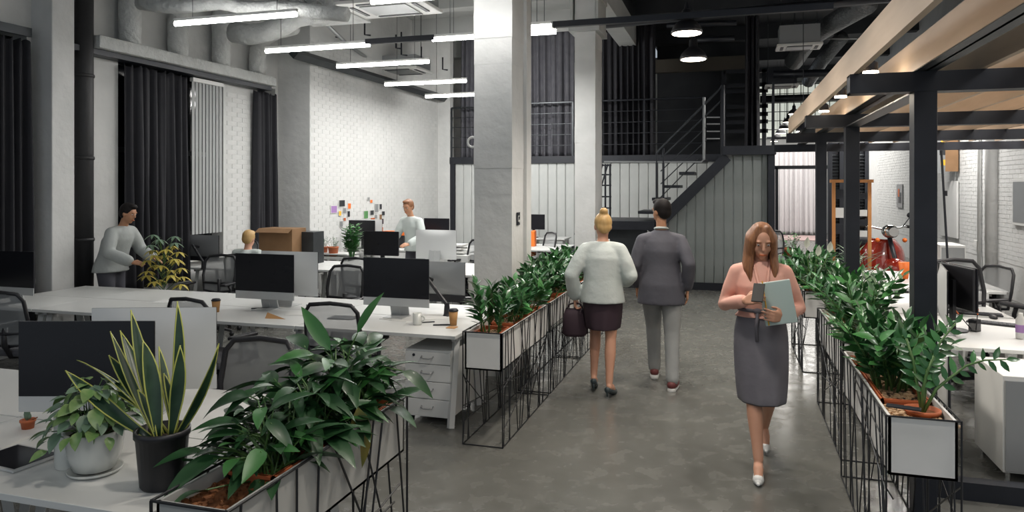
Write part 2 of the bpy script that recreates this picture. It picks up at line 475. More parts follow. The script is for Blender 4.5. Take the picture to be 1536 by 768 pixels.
# ---- corrugated panel walls under the mezzanine
def corr_panel(name, w, h, m, parent, loc, depth=.035, rev=False):
    """a single folded sheet between two grooves"""
    p = MB().prism([(0, .02), (.018, 0), (w-.018, 0), (w, .02), (w, .03), (0, .03)], 0, h)
    o = p.build(name, m, parent); o.location = loc; return o
wb = bpy.data.objects.new('wall_mezzanine', None); C.objects.link(wb); struct(wb); wb.location = (0, YM, 0)
xa = xat(675, YM)
MB().box(xa-.02, xa+.13, -.02, .1, 0, 2.64).build('post', M['black'], wb)
x = xa+.13
while x < .6:
    corr_panel('panel', .215, 2.5, M['corr'] if x < -1.6 else M['corr'], wb, (x, .02, 0)); x += .22
MB().box(XB, .75, .05, .12, 0, 2.5).build('backing', M['corrgrey'], wb)
MB().box(xa, -.09, -.03, .03, 2.49, 2.66).build('edge_beam', M['black'], wb)
MB().box(xa, -.09, -.05, -.02, 0, .12).build('base_rail', M['black'], wb)
struct(MB().box(XB+.01, .8, YM+.03, 22, 2.50, 2.64).build('floor_mezzanine', M['steelgrey']))

# mezzanine railings
def railing(name, label, p0, p1, h=1.2, n=5, posts=2, m=None):
    t = thing(name, label, 'railing', p0); m = m or M['steelgrey']
    v = Vector(p1)-Vector(p0)
    for k in range(posts):
        b = v*(k/(posts-1)); MB().cbox(b+Vector((0,0,h/2)), (.04,.04,h)).build('post', m, t)
    for k in range(n):
        z = h*(k+1)/n - (.0 if k == n-1 else .0)
        MB().rod(Vector((0,0,z)), v+Vector((0,0,z)), .022 if k == n-1 else .010).build('rail', m, t)
    return t
railing('railing', 'thin dark mezzanine railing left of the big white column', (xat(677, YM), YM+.02, 2.66), (xat(770, YM), YM+.02, 2.66), 1.25, 5, 2)
railing('railing', 'thin steel mezzanine railing before the grey curtain between the two white columns', (xat(780, YM), YM+.02, 2.66), (xat(859, YM), YM+.02, 2.66), 1.3, 5, 2)
railing('railing', 'long dark mezzanine railing behind the stairs before the black opening', (xat(880, YM), YM+.02, 2.66), (xat(1056, YM), YM+.02, 2.66), 1.3, 5, 3, M['black'])
yr = 13.85; xr = xat(1160, yr)
railing('railing', 'black railing with close posts on the right edge of the stair landing', (xr, yr, 2.66), (xr+.15, 16.9, 2.66), 1.15, 5, 6, M['black'])

# ---- staircase
st = thing('staircase', 'black steel staircase with grey green corrugated side wall rising to the mezzanine', 'staircase', (0, 0, 0))
YS = 13.83
def sp(u, v): X = xat(u, YS); return (X, zat(X, YS, v))
(xa0, za0), (xa1, za1) = sp(1086, 231), sp(1000, 314)
sl = (za0-za1)/(xa0-xa1)
xb = xa1-.35; zb = za1-.35*sl
poly = [(xb, zb), (xa0, za0), (xa0+.16, za0), (xa0+.16, za0-.10), (xb+.13, zb-.06), (xb+.13, zb-.14)]
MB().prismy([(xb, zb-.05), (xb, zb+.02), (xa0, za0+.02), (xa0+.12, za0-.12), (xb+.14, zb-.14)], YS-.06, YS).build('stringer', M['black'], st)
MB().prismy([(xb, zb-.05), (xb, zb+.02), (xa0, za0+.02), (xa0+.12, za0-.12), (xb+.14, zb-.14)], YS+.94, YS+1.0).build('stringer', M['black'], st)
ztop = 2.64
nst = 5
for k in range(7):
    u, v = ((1048, 241), (1030, 260), (1008, 280), (989, 299), (968, 319), (0, 0), (0, 0))[k]
    if not u: break
    X, z = sp(u, v)
    MB().box(X-.14, X+.14, YS, YS+.95, z-.025, z+.03).build('tread', M['black'], st)
xp = xat(1166, 13.4)
MB().box(xa0-.02, xp, YS-.15, YM, 2.50, 2.66).build('platform', M['black'], st)
xq0, xq1 = xat(1152, YS), xat(1162, YS)
MB().box(xq0, xq1, YS-.08, YS+.08, 0, 2.52).build('post', M['black'], st)
# side wall panels under the stringer
x = xb-.3; k = 0
while x < xq0-.02:
    w = min(.165, xq0-x)
    zt = min(2.50, zb+(x+w-xb)*sl-.16)
    zt0 = min(2.50, zb+(x-xb)*sl-.16)
    zt, zt0 = max(zt, .9), max(zt0, .9)
    m = MB().add([(0,.02,0),(.015,0,0),(w-.015,0,0),(w,.02,0),(w,.04,0),(0,.04,0),
                  (0,.02,zt0),(.015,0,zt0),(w-.015,0,zt),(w,.02,zt),(w,.04,zt),(0,.04,zt0)],
                 [(5,4,3,2,1,0),(6,7,8,9,10,11)]+[(i,(i+1)%6,6+(i+1)%6,6+i) for i in range(6)])
    o = m.build('panel', M['corrgrey'], st); o.location = (x, YS+.02, 0)
    x += w+.003
MB().box(xb-.3, xq0, YS-.03, YS+.0, 0, .14).build('base_rail', M['black'], st)
# landing and its steps at the left
xl0, xl1 = xat(905, 13.6), xat(985, 13.6)
zl = zat(xl1, 13.6, 332)
MB().box(xl0-.1, xb+.15, 13.5, 15.2, zl-.16, zl).build('landing', M['black'], st)
MB().box(xl0-.05, xb, 13.7, 13.76, 0, zl-.16).build('landing_panel', M['steelgrey'], st)
MB().box(xl0-.12, xl0-.04, 13.5, 13.6, 0, zl-.1).build('post', M['black'], st)
for k in range(4):
    z = zl-.26*(k+1)
    MB().box(xl0-.12-.24*(k+1), xl0-.08-.24*k, 13.55, 14.9, z-.03, z+.02).build('tread', M['black'], st)
for y in (13.52, 14.92):
    MB().tube([(xl0-.1, y, zl-.1), (xl0-1.15, y, .02)], .05, 4).build('stringer', M['black'], st)
# left newel ladder-like guard and slanting rails at the left of the landing
for uu in (908, 915, 900):
    X = xat(uu, 13.5)
    MB().rod((X, 13.5, zl-.05), (X, 13.5, zat(X, 13.5, 246)), .018).build('guard_post', M['black'], st)
for v in (248, 262, 278, 295, 312):
    X0, X1 = xat(900, 13.5), xat(917, 13.5)
    MB().rod((X0, 13.5, zat(X0, 13.5, v)), (X1, 13.5, zat(X1, 13.5, v)), .014).build('guard_rail', M['black'], st)
for uu in (862, 872, 880):
    X0, X1 = xat(uu, 13.5), xat(uu+32, 13.5)
    MB().rod((X0, 13.5, zat(X0, 13.5, 352)), (X1, 13.5, zat(X1, 13.5, 246)), .014).build('handrail', M['black'], st)
# handrails of the flight
for dy in (0,):
    y = YS-.02
    def q(u, v): X = xat(u, y); return (X, y, zat(X, y, v))
    MB().rod(q(985, 229), q(1084, 129), .022).build('handrail', M['steelgrey'], st)
    MB().rod(q(992, 237), q(1084, 149), .016).build('handrail', M['steelgrey'], st)
    MB().rod(q(991, 257), q(1060, 190), .010).build('rail', M['steelgrey'], st)
    MB().rod(q(991, 276), q(1060, 210), .010).build('rail', M['steelgrey'], st)
    MB().rod(q(991, 296), q(1050, 236), .010).build('rail', M['steelgrey'], st)
    MB().rod(q(985, 229), q(985, 332), .022).build('post', M['black'], st)
    MB().rod(q(995, 222), q(995, 318), .022).build('post', M['black'], st)
    MB().rod(q(1056, 146), q(1056, 240), .026).build('post', M['silverdark'], st)
    MB().tube([q(906, 243), q(1052, 243), q(1057, 238)], .018, 6).build('rail', M['silverdark'], st)
    MB().rod(q(1084, 128), q(1084, 232), .04).build('post', M['black'], st)
    for v in (176, 186, 197, 208):
        MB().rod(q(1060, v), q(1080, v), .014).build('rail', M['silverdark'], st)

# ---- curtains
def curtain(name, label, p0, p1, z0, z1, m, pleats, amp=.07, gather=0.0, seed=1, sag=0.04, cat='curtain'):
    rr = random.Random(seed); ph = [rr.uniform(0, 6.3) for _ in range(6)]
    P0, P1 = Vector((*p0, 0)), Vector((*p1, 0)); v = P1-P0; L = v.length; d = v.normalized(); nn = Vector((-d.y, d.x, 0))
    def fn(s, t):
        h = 1-t
        w = math.sin(s*pleats*2*PI+ph[0]+.5*math.sin(s*9+ph[1])+.25*math.sin(t*4+ph[2]))
        w += .35*math.sin(s*pleats*4.3*PI+ph[3]+t*1.2) + .3*math.sin(s*pleats*1.1*PI + t*2.2+ph[4])
        a = amp*(.55+.45*h)*(.7+.5*rr2[int(s*20)])
        ss = .5+(s-.5)*(1-gather*math.sin(t*PI*.5)**2)
        z = z0+(z1-z0)*t
        if t > .97: z -= sag*abs(math.sin(s*pleats*PI*1.3))
        p = P0+v*ss+nn*w*a
        return (p.x-P0.x, p.y-P0.y, z-z0)
    rr2 = [rr.uniform(0, 1) for _ in range(22)]
    o = MB().grid(fn, int(pleats*10), 26).build('%s' % name, m, smooth=True, solid=.006)
    o.location = (P0.x, P0.y, z0); tag(o, label, cat); return o
def wz(u, v, X): return zat(X, yat(u, X), v)
XC = XL+.12
curtain('curtain', 'long black curtain at the far left edge beside the white pier', (XC, yat(-90, XC)), (XC, yat(45, XC)), .25, wz(22, 55, XC), M['curtain'], 9, .07, seed=2)
curtain('curtain', 'wide black curtain hanging over the middle window beside vertical blinds', (XC, yat(188, XC)), (XC, yat(283, XC)), .55, wz(235, 104, XC), M['curtain'], 8, .07, seed=3)
curtain('curtain', 'narrow black curtain under the far end of the white duct box', (XC, yat(384, XC)), (XC, yat(414, XC)), .55, wz(400, 138, XC), M['curtain'], 5, .06, seed=4)
YC = YM+.35
def mc(name, label, u0, u1, v0, v1, m, pl, seed, gather=0, amp=.08, Y=YC):
    curtain(name, label, (xat(u0, Y), Y), (xat(u1, Y), Y), max(2.66, zat(xat(u0, Y), Y, v1)), zat(xat(u0, Y), Y, v0), m, pl, amp, gather, seed)
mc('curtain', 'tall dark curtain on the mezzanine at the left edge of the big white column', 692, 722, 55, 240, M['greycurtain'], 4, 5)
mc('curtain', 'wide dark grey mezzanine curtain between the two white columns', 786, 862, 48, 240, M['greycurtain'], 7, 6)
mc('curtain', 'tall near-black mezzanine curtain just right of the second white column', 903, 983, 34, 240, M['curtain'], 9, 7, 0)
mc('curtain', 'thin black curtain gathered in a bundle above the stair landing', 1117, 1140, 22, 225, M['curtain'], 3, 8, .1, .10, 16.2)
# far white curtain
curtain('curtain', 'sheer white curtain closing the far end behind the pergola', (xat(1160, 30.5), 30.5), (xat(1232, 30.5), 30.5), .03, zat(xat(1190, 30.5), 30.5, 216), M['whitecurtain'], 9, .10, seed=9, sag=.12)
o = MB().rod((xat(1150, 30.5), 30.5, 3.88), (xat(1240, 30.5), 30.5, 3.88), .03).build('curtain_rail', M['black']); tag(o, 'dark rail that carries the sheer white curtain', 'rail')
# rods of the left curtains
for lab, ua, ub, v in (('black curtain rod above the far left curtain', -60, 46, 49), ):
    o = MB().box(-.02, .02, yat(ua, XC)-0, yat(ub, XC), -.05, .05).build('curtain_rod', M['steelgrey']); o.location = (XC, 0, wz(22, 44, XC)); tag(o, lab, 'rod')
# white duct box along the wall with its black rail
yb0, yb1 = yat(150, XL+.3), yat(415, XL+.3)
zdb = zat(XL+.3, yb0, 71)
ZT = zat(XL+.3, yb0, 52)
db = thing('duct_box', 'long white boxed duct running along the left wall above the curtains', 'duct', (XL, yb0, zdb))
MB().box(0, .3, 0, yb1-yb0, 0, ZT-zdb).build('casing', M['duct'], db, bevel=.01)
MB().box(.0, .2, -.3, yb1-yb0, -.07, -.0).build('curtain_rail', M['black'], db)
# vertical blinds
vb = thing('vertical_blind', 'light grey vertical blind beside the black curtain at the middle window', 'blind', (XL+.04, yat(284, XL), wz(284, 352, XL)))
BHt = wz(284, 122, XL)-wz(284, 352, XL)
ya, yb_ = yat(284, XL), yat(330, XL); n = 9
for k in range(n):
    o = MB().cbox((0, (k+.5)*(yb_-ya)/n, BHt/2), (.006, (yb_-ya)/n*.98, BHt), .18).build('slat', M['blind'], vb)
MB().box(-.03, .03, 0, yb_-ya, BHt, BHt+.06).build('head_rail', M['whiteplastic'], vb)
# dark pipe on the left wall
yp = yat(126, XL+.16)
dp = thing('wall_pipe', 'thick black wrapped pipe running up the left wall beside the pier', 'pipe', (XL+.16, yp, 0))
MB().lathe([(.105, 0), (.105, 5.78)], 16).build('pipe', M['darkduct'], dp, smooth=True)
for z in (1.25, 2.25, 3.26): MB().lathe([(.113, 0), (.118, .02), (.113, .04)], 16, (0, 0, z)).build('collar', M['darkduct'], dp, smooth=True)

# ---- ducts at the upper left
def duct(label, pts, r, m=M['duct']):
    o = MB().tube(pts, [r*R.uniform(.95, 1.05) for _ in pts], 14).build('air_duct', m, smooth=True); return tag(o, label, 'duct')
for i, (u, lab) in enumerate(((195, 'first upright white duct rising from the duct box'), (267, 'second upright white duct rising from the duct box'),
                              (332, 'third upright white duct rising from the duct box'), (386, 'last upright white duct bending into the thick wrapped duct'))):
    X = XL+.17; Y = yat(u, X)
    pts = [(X, Y, ZT+.12*k) for k in range(10)]
    if i == 3:
        pts = [(X, Y, ZT+.1*k) for k in range(4)] + [(X+.05, Y-.02, ZT+.43), (X+.2, Y-.1, ZT+.59), (X+.5, Y-.2, ZT+.66), (X+.9, Y-.3, ZT+.69)]
    if i == 1:
        pts = [(X, Y, ZT+.1*k) for k in range(6)] + [(X+.08, Y-.05, ZT+.63), (X+.1, Y-.3, ZT+.78), (X+.2, Y-.9, ZT+.83)]
    duct(lab, pts, .14)
YD = 7.2
def dq(u, v, Y=YD): X = xat(u, Y); return (X, Y, zat(X, Y, v))
duct('long thin white duct crossing above the top lamp tube', [dq(210, 4), dq(250, 10), dq(290, 8), dq(330, 4), dq(370, 12), dq(420, 12), dq(520, 22)], .085)
duct('thick white wrapped duct drooping to the left from the ceiling unit', [dq(350, 48, 9), dq(375, 52, 9), dq(400, 48, 9), dq(425, 38, 9), dq(445, 26, 9), dq(480, 18, 9)], .15)
X0 = xat(440, 9.2)
o = MB().box(0, 1.0, 0, .7, 0, .45).build('air_duct', M['duct'], bevel=.01); o.location = (X0-.1, 9.2, zat(X0, 9.2, 25)); tag(o, 'square white duct trunk beside the ceiling air unit', 'duct')
# air units
def air_unit(label, x, y, z, w=1.0, d=.9, h=.3, mb='whiteplastic', mt='silverdark'):
    t = thing('air_unit', label, 'air conditioner', (x, y, z))
    MB().box(-w/2+.05, w/2-.05, -d/2+.05, d/2-.05, .05, h).build('housing', M[mt], t)
    MB().box(-w/2, w/2, -d/2, d/2, 0, .05).build('fascia', M[mb], t, bevel=.01)
    MB().box(-w*.28, w*.28, -d*.28, d*.28, -.012, 0).build('grille', M['silverdark'], t)
    for a in range(4):
        c, s = math.cos(a*PI/2), math.sin(a*PI/2)
        MB().cbox((c*w*.38, s*d*.38, -.004), (.06 if a % 2 == 0 else w*.55, .06 if a % 2 else d*.55, .012)).build('vane', M['black'], t)
    for sx in (-1, 1): MB().rod((sx*w*.4, 0, h), (sx*w*.4, 0, (6.3 if x > -2.2 else ZC)-z), .008).build('hanger', M['steelgrey'], t)
    return t
Yu = 14.3
air_unit('white square ceiling air unit between the lamp tubes over the desks', xat(606, Yu), Yu, zat(xat(606, Yu), Yu, 108))
Yu = 9.3
air_unit('large white ceiling air unit at the top beside the square duct', xat(585, Yu), Yu, zat(xat(585, Yu), Yu, 14), 1.25, .9, .3)
Yu = 15.5
air_unit('grey air unit with white underside hanging above the stairs', xat(1198, Yu), Yu, zat(xat(1198, Yu), Yu, 72), .85, .6, .42)
Yu = 19.5
air_unit('small dark air unit hanging behind the stair landing', xat(1172, Yu), Yu, zat(xat(1172, Yu), Yu, 131), .8, .6, .42, 'whiteplastic', 'black')

# ---- pipes, trays and tracks overhead
def pipe(name, label, pts, r, m='black', cat='pipe', n=8): o = MB().tube(pts, r, n).build(name, M[m], smooth=n > 4); return tag(o, label, cat)
XT = XL+.7
pipe('cable_tray', 'dark cable tray running below the ceiling along the brick wall', [(XB+.2, yat(440, XB+.2), 4.12), (XB+.2, 16.9, 4.15)], .09, 'steelgrey', 'tray', 4)
pipe('ceiling_pipe', 'grey pipe running deep above the lamp tubes', [(xat(430, 8.2), 8.2, 4.55), (xat(520, 12), 12, 4.6), (xat(605, 16.5), 16.5, 4.5)], .035, 'silverdark')
for i, (u, v0, v1, Y) in enumerate(((500, 30, 55, 12), (547, 28, 52, 12), (602, 48, 82, 12.5), (594, 52, 72, 12.8), (632, 70, 92, 14), (664, 86, 104, 15))):
    X = xat(u, Y)
    o = MB().tube([(X, Y, zat(X, Y, v0)), (X, Y, zat(X, Y, v1)), (X+.12, Y, zat(X, Y, v1)-.02)], .018, 6).build('ceiling_bracket', M['black']); 
    tag(o, 'black hooked bracket hanging below the white ceiling', 'bracket', 'black hooked ceiling brackets')
pl = ((860, 1336, 41, -3, 12.5, .075, 'thick black pipe crossing over the aisle in front of the second column'),
      (1000, 1105, 38, 34, 15.5, .06, 'short black pipe behind the two big pendant lamps, upper one'),
      (1040, 1102, 60, 57, 15.8, .06, 'short black pipe behind the two big pendant lamps, lower one'),
      (1160, 1300, 112, 108, 19.0, .10, 'dark pipe crossing behind the hanging air units'),
      (1140, 1262, 149, 145, 20.5, .10, 'black pipe crossing in front of the far lit panes, lowest one'),
      (1225, 1306, 58, 58, 17.0, .02, 'thin grey rod crossing behind the wooden fascia'))
for u0, u1, v0, v1, Y, r, lab in pl:
    X0, X1 = xat(u0, Y), xat(u1, Y)
    pipe('ceiling_pipe', lab, [(X0, Y, zat(X0, Y, v0)), (X1, Y, zat(X1, Y, v1))], r, 'silverdark' if r < .03 else 'black')
# tan lintel beam above the black opening, dark frames in front of the far lit panes
struct(MB().box(xat(980, 20), xat(1130, 20), 20, 20.2, zat(0, 20, 104), zat(0, 20, 84)).build('lintel', mat('dusty beam', (.085, .075, .06), .8)))
for i, (u0, u1) in enumerate(((1082, 1089), (1143, 1149))):
    struct(MB().box(xat(u0, 20), xat(u1, 20), 20, 20.1, 2.66, 5.0).build('trim_%d' % (i+3), M['black']))
for v in (107, 128, 137, 160, 172, 183, 197):
    struct(MB().box(xat(1085, 20), xat(1152, 20), 20.0, 20.08, zat(.2, 20, v)-.05, zat(.2, 20, v)+.05).build('trim_2', M['black']))
# foil duct in the dark upper right
pipe('foil_duct', 'silver flexible duct in the dark above the pergola', [(xat(1190, 18), 18, zat(1, 18, 95)), (xat(1215, 17), 17, zat(1, 17, 60)), (xat(1245, 16), 16, zat(1, 16, 42)), (xat(1300, 14), 14, zat(1.5, 14, 10))], .20, 'foil', 'duct', 12)
pipe('foil_duct', 'second silver flexible duct below the first, above the pergola', [(xat(1212, 20), 20, zat(1, 20, 125)), (xat(1232, 19), 19, zat(1, 19, 96)), (xat(1262, 17.5), 17.5, zat(1, 17.5, 62))], .16, 'foil', 'duct', 12)

# far lit glass-block window
wf = bpy.data.objects.new('window_4', None); C.objects.link(wf); struct(wf); wf.location = (0, 32.3, 0)
zf0, zf1 = 3.95, 6.2
x = -.2
cols, rows = 17, 6
cw, ch = (4.5+.2)/cols, (zf1-zf0)/rows
for i in range(cols):
    for j in range(rows):
        MB().box(-.2+i*cw+.02, -.2+(i+1)*cw-.02, 0, .04, zf0+j*ch+.02, zf0+(j+1)*ch-.02).build('pane', M['litpane'], wf)
g = MB()
for i in range(cols+1): g.box(-.2+i*cw-.012, -.2+i*cw+.012, -.04, .05, zf0, zf1)
g.build('mullion', M['steelgrey'], wf)
g = MB()
for j in range(rows+1): g.box(-.2, 4.5, -.04, .05, zf0+j*ch-.012, zf0+j*ch+.012)
g.build('transom', M['steelgrey'], wf)
struct(MB().box(xat(1150, 29), xat(1236, 29), 27.5, 30.2, .0, .02).build('floor_far', M['pink']))

# black framed glazing in front of the far curtain
fr = thing('partition_frame', 'black metal glazing frame standing before the far white curtain', 'frame', (0, 22, 0))
zb_ = zat(xat(1190, 22), 22, 251)
MB().box(xat(1160, 22), xat(1244, 22), -.04, .04, zb_-.05, zb_+.05).build('bar', M['black'], fr)
MB().box(xat(1165, 22)-.04, xat(1165, 22)+.04, -.04, .04, 0, zb_).build('post', M['black'], fr)
MB().box(xat(1160, 22), xat(1244, 22), -.04, .04, 3.28, 3.34).build('bar', M['black'], fr)
# dark louvred panel
YP = 16.5; x0, x1 = xat(1242, YP), xat(1303, YP)
lp = thing('louvre_screen', 'tall black louvred screen behind the orange timber frame', 'screen', (x0, YP, 0))
zt = zat(x0, YP, 214)
MB().box(0, x1-x0, .06, .1, 0, zt).build('back_panel', M['black'], lp)
for xx in (0, (x1-x0)*.28, x1-x0-.08): MB().box(xx, xx+.08, -.05, .06, 0, zt).build('post', M['black'], lp)
for k in range(36): MB().cbox(((x1-x0)/2, 0, .2+k*.068), (x1-x0-.1, .05, .012), Matrix.Rotation(.5, 3, 'X')).build('slat', M['steelgrey'], lp)
# orange timber frame with sign plates
YO = 12.6; x0, x1 = xat(1248, YO), xat(1307, YO); W = x1-x0; zt = zat(x0, YO, 274)
tf = thing('timber_frame', 'orange timber stand with black and white plates beside the scooter', 'stand', (x0, YO, 0))
for xx in (0, W-.05): MB().box(xx, xx+.05, -.02, .03, 0, zt).build('post', M['woodorange'], tf)
MB().box(-.03, W+.03, -.03, .04, zt, zt+.05).build('top_rail', M['woodorange'], tf)
MB().box(0, W, -.02, .03, .5, .55).build('bottom_rail', M['woodorange'], tf)
for z, c in ((1.72, 'black'), (1.42, 'whiteplastic'), (1.16, 'black')):
    MB().box(.05, W*.60, -.01, .01, z, z+.16).build('plate', M[c], tf)
for z, c in ((1.72, 'black'), (1.45, 'whiteplastic'), (1.30, 'black'), (1.12, 'whiteplastic')):
    MB().box(W*.64, W-.06, -.01, .01, z, z+.10).build('plate', M[c], tf)

# ---- pergola of black steel with pale planks
pg = thing('pergola', 'black steel pergola carrying pale wooden planks over the right hand workplaces', 'pergola', (0, 0, 0))
PX, PYS, PZ = 1.08, (4.72, 7.30, 9.65), 2.47
for y in PYS:
    MB().box(PX-.06, PX+.06, y-.06, y+.06, 0, PZ+.11).build('post', M['black'], pg, bevel=.004)
    c = MB().box(.68, XR-.01, y-.065, y-.055, PZ, PZ+.115).box(.68, XR-.01, y-.06, y+.06, PZ, PZ+.01).box(.68, XR-.01, y-.06, y+.06, PZ+.105, PZ+.115).box(.68, .69, y-.06, y+.06, PZ, PZ+.115).box(.68, XR-.01, y+.05, y+.06, PZ, PZ+.115)
    c.build('cross_beam', M['black'], pg)
for y in (12.2, 2.1):
    MB().box(.68, XR-.01, y-.06, y+.06, PZ, PZ+.115).build('cross_beam', M['black'], pg)
MB().box(PX-.008, PX+.008, .6, 12.2, PZ+.115, PZ+.30).box(PX-.06, PX+.06, .6, 12.2, PZ+.115, PZ+.128).box(PX-.06, PX+.06, .6, 12.2, PZ+.29, PZ+.30).build('long_beam', M['steelgrey'], pg)
for z0 in (0,):
    MB().box(PX-.055, PX+.055, 4.78, 7.24, PZ+.0, PZ+.01).build('long_beam', M['steelgrey'], pg)
px_ = [.715, 1.03] + [1.37+.335*k for k in range(10)]
for k, x in enumerate(px_):
    MB().box(x-.016, x+.016, .5 if k < 3 else 1.5, 9.62 if k < 2 else 12.1, PZ+.117, PZ+.117+.175).build('plank', M['wood'], pg)
pw = area('pergola_fill_light', (2.7, 6.0, PZ+.0), 2.0, 4.0, 22, (1, .9, .8))  # unseen area light added below the planks, no lamp fitted there
pgb = MB().box(1.14, 4.0, 5.02, 5.12, .0, .11).build('floor_channel', M['black']); tag(pgb, 'low black steel channel on the floor beside the near planter', 'channel')
# ================================================================== LAMPS
def tube_lamp(label, x0, y, z, L=1.62, n=4, wires=True, p=30, group=None, track=False):
    t = thing('tube_lamp', label, 'lamp', (x0, y, z), 0, group)
    for k in range(n):
        a = L*k/n
        MB().tube([(a+.01, 0, 0), (a+L/n-.01, 0, 0)], .028, 10).build('tube', M['tube'], t, smooth=False)
    MB().box(0, L, -.02, .02, .028, .06).build('housing', M['whiteplastic'], t)
    if wires:
        for a in (.25, L-.25): MB().rod((a, 0, .06), (a, 0, (ZC if x0 < -2.3 else 6.3)-z), .004, 4).build('wire', M['steelgrey'], t)
    l = area('tube_and_fill_light', (x0+L/2, y, z-.04), L, .05, p, (1, .985, .95))
    return t
labs = ['topmost glowing lamp tube, near the white wrapped ducts', 'glowing lamp tube at the left end of the black overhead track',
        'glowing lamp tube next below the black track', 'glowing lamp tube just below the square air unit', 'farthest glowing lamp tube, low beside the big white column']
spots = [(262, 36, 6.83), (398, 77, 8.6), (505, 100, 10.3), (577, 127, 12.1), (638, 145, 13.85)]
for (u, v, Y), lab in zip(spots, labs):
    X = xat(u, Y); tube_lamp(lab, X, Y, zat(X, Y, v)-.0, p={6.83: 6, 8.6: 14, 10.3: 24, 12.1: 30, 13.85: 50}[Y])
for Yh, lab in ((10.3, 'short added fill tube hidden behind the big column, nearest'), (12.1, 'short added fill tube hidden behind the big column, middle'), (13.85, 'short added fill tube hidden behind the big column, farthest')):  # unseen tubes added to brighten the back wall and second column
    xh = xat(722, Yh); tube_lamp(lab, xh, Yh, 3.85, xat(782, Yh)-xh, 2, p=55)
curtain_fill = area('tube_and_fill_light', (xat(750, 14.6), 14.6, 4.2), .8, .2, 60, (1, .985, .95), (1.15, 0, 0))  # added fill light without a lamp body, aimed at the mezzanine curtain
# the first track: black bar with further tubes
YT = 8.6
zt1 = zat(xat(560, YT), YT, 64)
xe = xat(1262, YT)
tk = MB().box(xat(549, YT), xat(652, YT), YT-.03, YT+.03, zt1-.02, zt1+.05).build('lamp_track', M['black']); tag(tk, 'black overhead track between the lamp tubes left of the big column', 'track')
X = xat(648, YT); tube_lamp('glowing lamp tube running behind the big white column', X, YT, zt1-.01, 1.65, p=14)
X = xat(786, 8.3); z = zat(X, 8.3, 42); tube_lamp('short glowing lamp tube just right of the big white column', X, 8.3, z, .34, 1, p=10)
tk = MB().box(X+.36, xat(1250, 8.3), 8.27, 8.33, z-.02, z+.05).build('lamp_track', M['black']); tag(tk, 'long black overhead track crossing the aisle from the big column', 'track')
X = xat(556, 6.5); tube_lamp('glowing lamp tube cut by the upper edge of the picture', X, 6.5, zat(X, 6.5, 3), 1.6, p=8)

def pendant(label, x, y, z, r=.18, p=60, ceil=6.3, group=None, dome=True):
    t = thing('pendant_lamp', label, 'pendant lamp', (x, y, z), 0, group)
    s = r/.18
    prof = [(.180, 0), (.176, .03), (.160, .07), (.125, .115), (.085, .145), (.058, .17), (.055, .26), (.035, .28)]
    MB().lathe([(a*s, b*s) for a, b in prof], 24).build('shade', M['blackplastic'], t, smooth=True)
    MB().lathe([(.165*s, -.006), (.165*s, .004)], 24).build('diffuser', M['bulb'], t)
    MB().lathe([(.03*s, .28*s), (.02*s, .33*s), (.012*s, .36*s)], 10).build('socket', M['black'], t)
    MB().rod((0, 0, .35*s), (0, 0, ceil-z), .006, 4).build('cord', M['black'], t)
    if p:
        l = bpy.data.lights.new('pendant_light', 'SPOT'); l.energy = p; l.color = (1, .92, .82); l.spot_size = 2.0; l.spot_blend = .7; l.shadow_soft_size = .12*s
        o = bpy.data.objects.new('pendant_light', l); C.objects.link(o); o.location = (x, y, z-.03)
    return t
def pp(u, v, d):
    x = (u-768)/FPX; X = d*(-math.sin(TH)+math.cos(TH)*x); Y = d*(math.cos(TH)+math.sin(TH)*x)
    return X, Y, HC+(HOR-v)*d/FPX
X, Y, Z = pp(1030, 50, 8.3); pendant('black dome pendant lamp over the aisle, the higher and nearer of the two big ones', X, Y, Z, .18, 190)
X, Y, Z = pp(1040, 89, 9.7); pendant('black dome pendant lamp over the aisle, the lower of the two big ones', X, Y, Z, .18, 190)
for Y, p in ((6.9, 170), (5.4, 150), (3.9, 130), (2.2, 110)):      # the same row overhead, above the frame
    l = bpy.data.lights.new('pendant_light', 'SPOT'); l.energy = p; l.color = (1, .92, .82); l.spot_size = 2.1; l.spot_blend = .7; l.shadow_soft_size = .14
    o = bpy.data.objects.new('pendant_light', l); C.objects.link(o); o.location = (-.47, Y, 3.68)
row = ((1191, 171, 17.0, .13), (1182, 183.5, 19.0, .13), (1177, 193.5, 21.0, .17), (1171, 200, 23.0, .16), (1166, 207, 25.0, .15), (1161, 212, 27.5, .14))
nm = ('first and highest small pendant lamp left of the wooden fascia tip', 'second small pendant lamp of the far row, just below the highest', 'third small pendant lamp of the far row',
      'fourth small pendant lamp of the far row', 'fifth small pendant lamp of the far row', 'last and lowest small pendant lamp of the far row')
for (u, v, d, r), lab in zip(row, nm):
    X, Y, Z = pp(u, v, d); pendant(lab, X, Y, Z, r, 25, group=None)
X, Y, Z = pp(1205, 197, 12.5); pendant('black cone pendant lamp hanging under the pergola end', X, Y, Z, .125, 30)
def spot(label, u, v, Y):
    X = xat(u, Y); Z = zat(X, Y, v); t = thing('spot_lamp', label, 'lamp', (X, Y, Z))
    MB().lathe([(.042, 0), (.042, .05), (.02, .07)], 16).build('housing', M['black'], t)
    MB().lathe([(.045, -.012), (.045, 0)], 16).build('diffuser', M['bulb'], t)
    MB().rod((0, 0, .07), (0, 0, .16), .006, 4).build('wire', M['black'], t)
    l = bpy.data.lights.new('spot_light', 'POINT'); l.energy = 2; l.color = (1, .88, .72); l.shadow_soft_size = .03
    o = bpy.data.objects.new('spot_light', l); C.objects.link(o); o.location = (X, Y, Z-.04)
spot('round warm spot lamp between the planks above the near cross beam', 1306, 107, 4.91)
spot('round warm spot lamp between the planks, middle of the three', 1261, 144, 6.14)
spot('round warm spot lamp between the planks, farthest of the three', 1236, 166, 7.25)
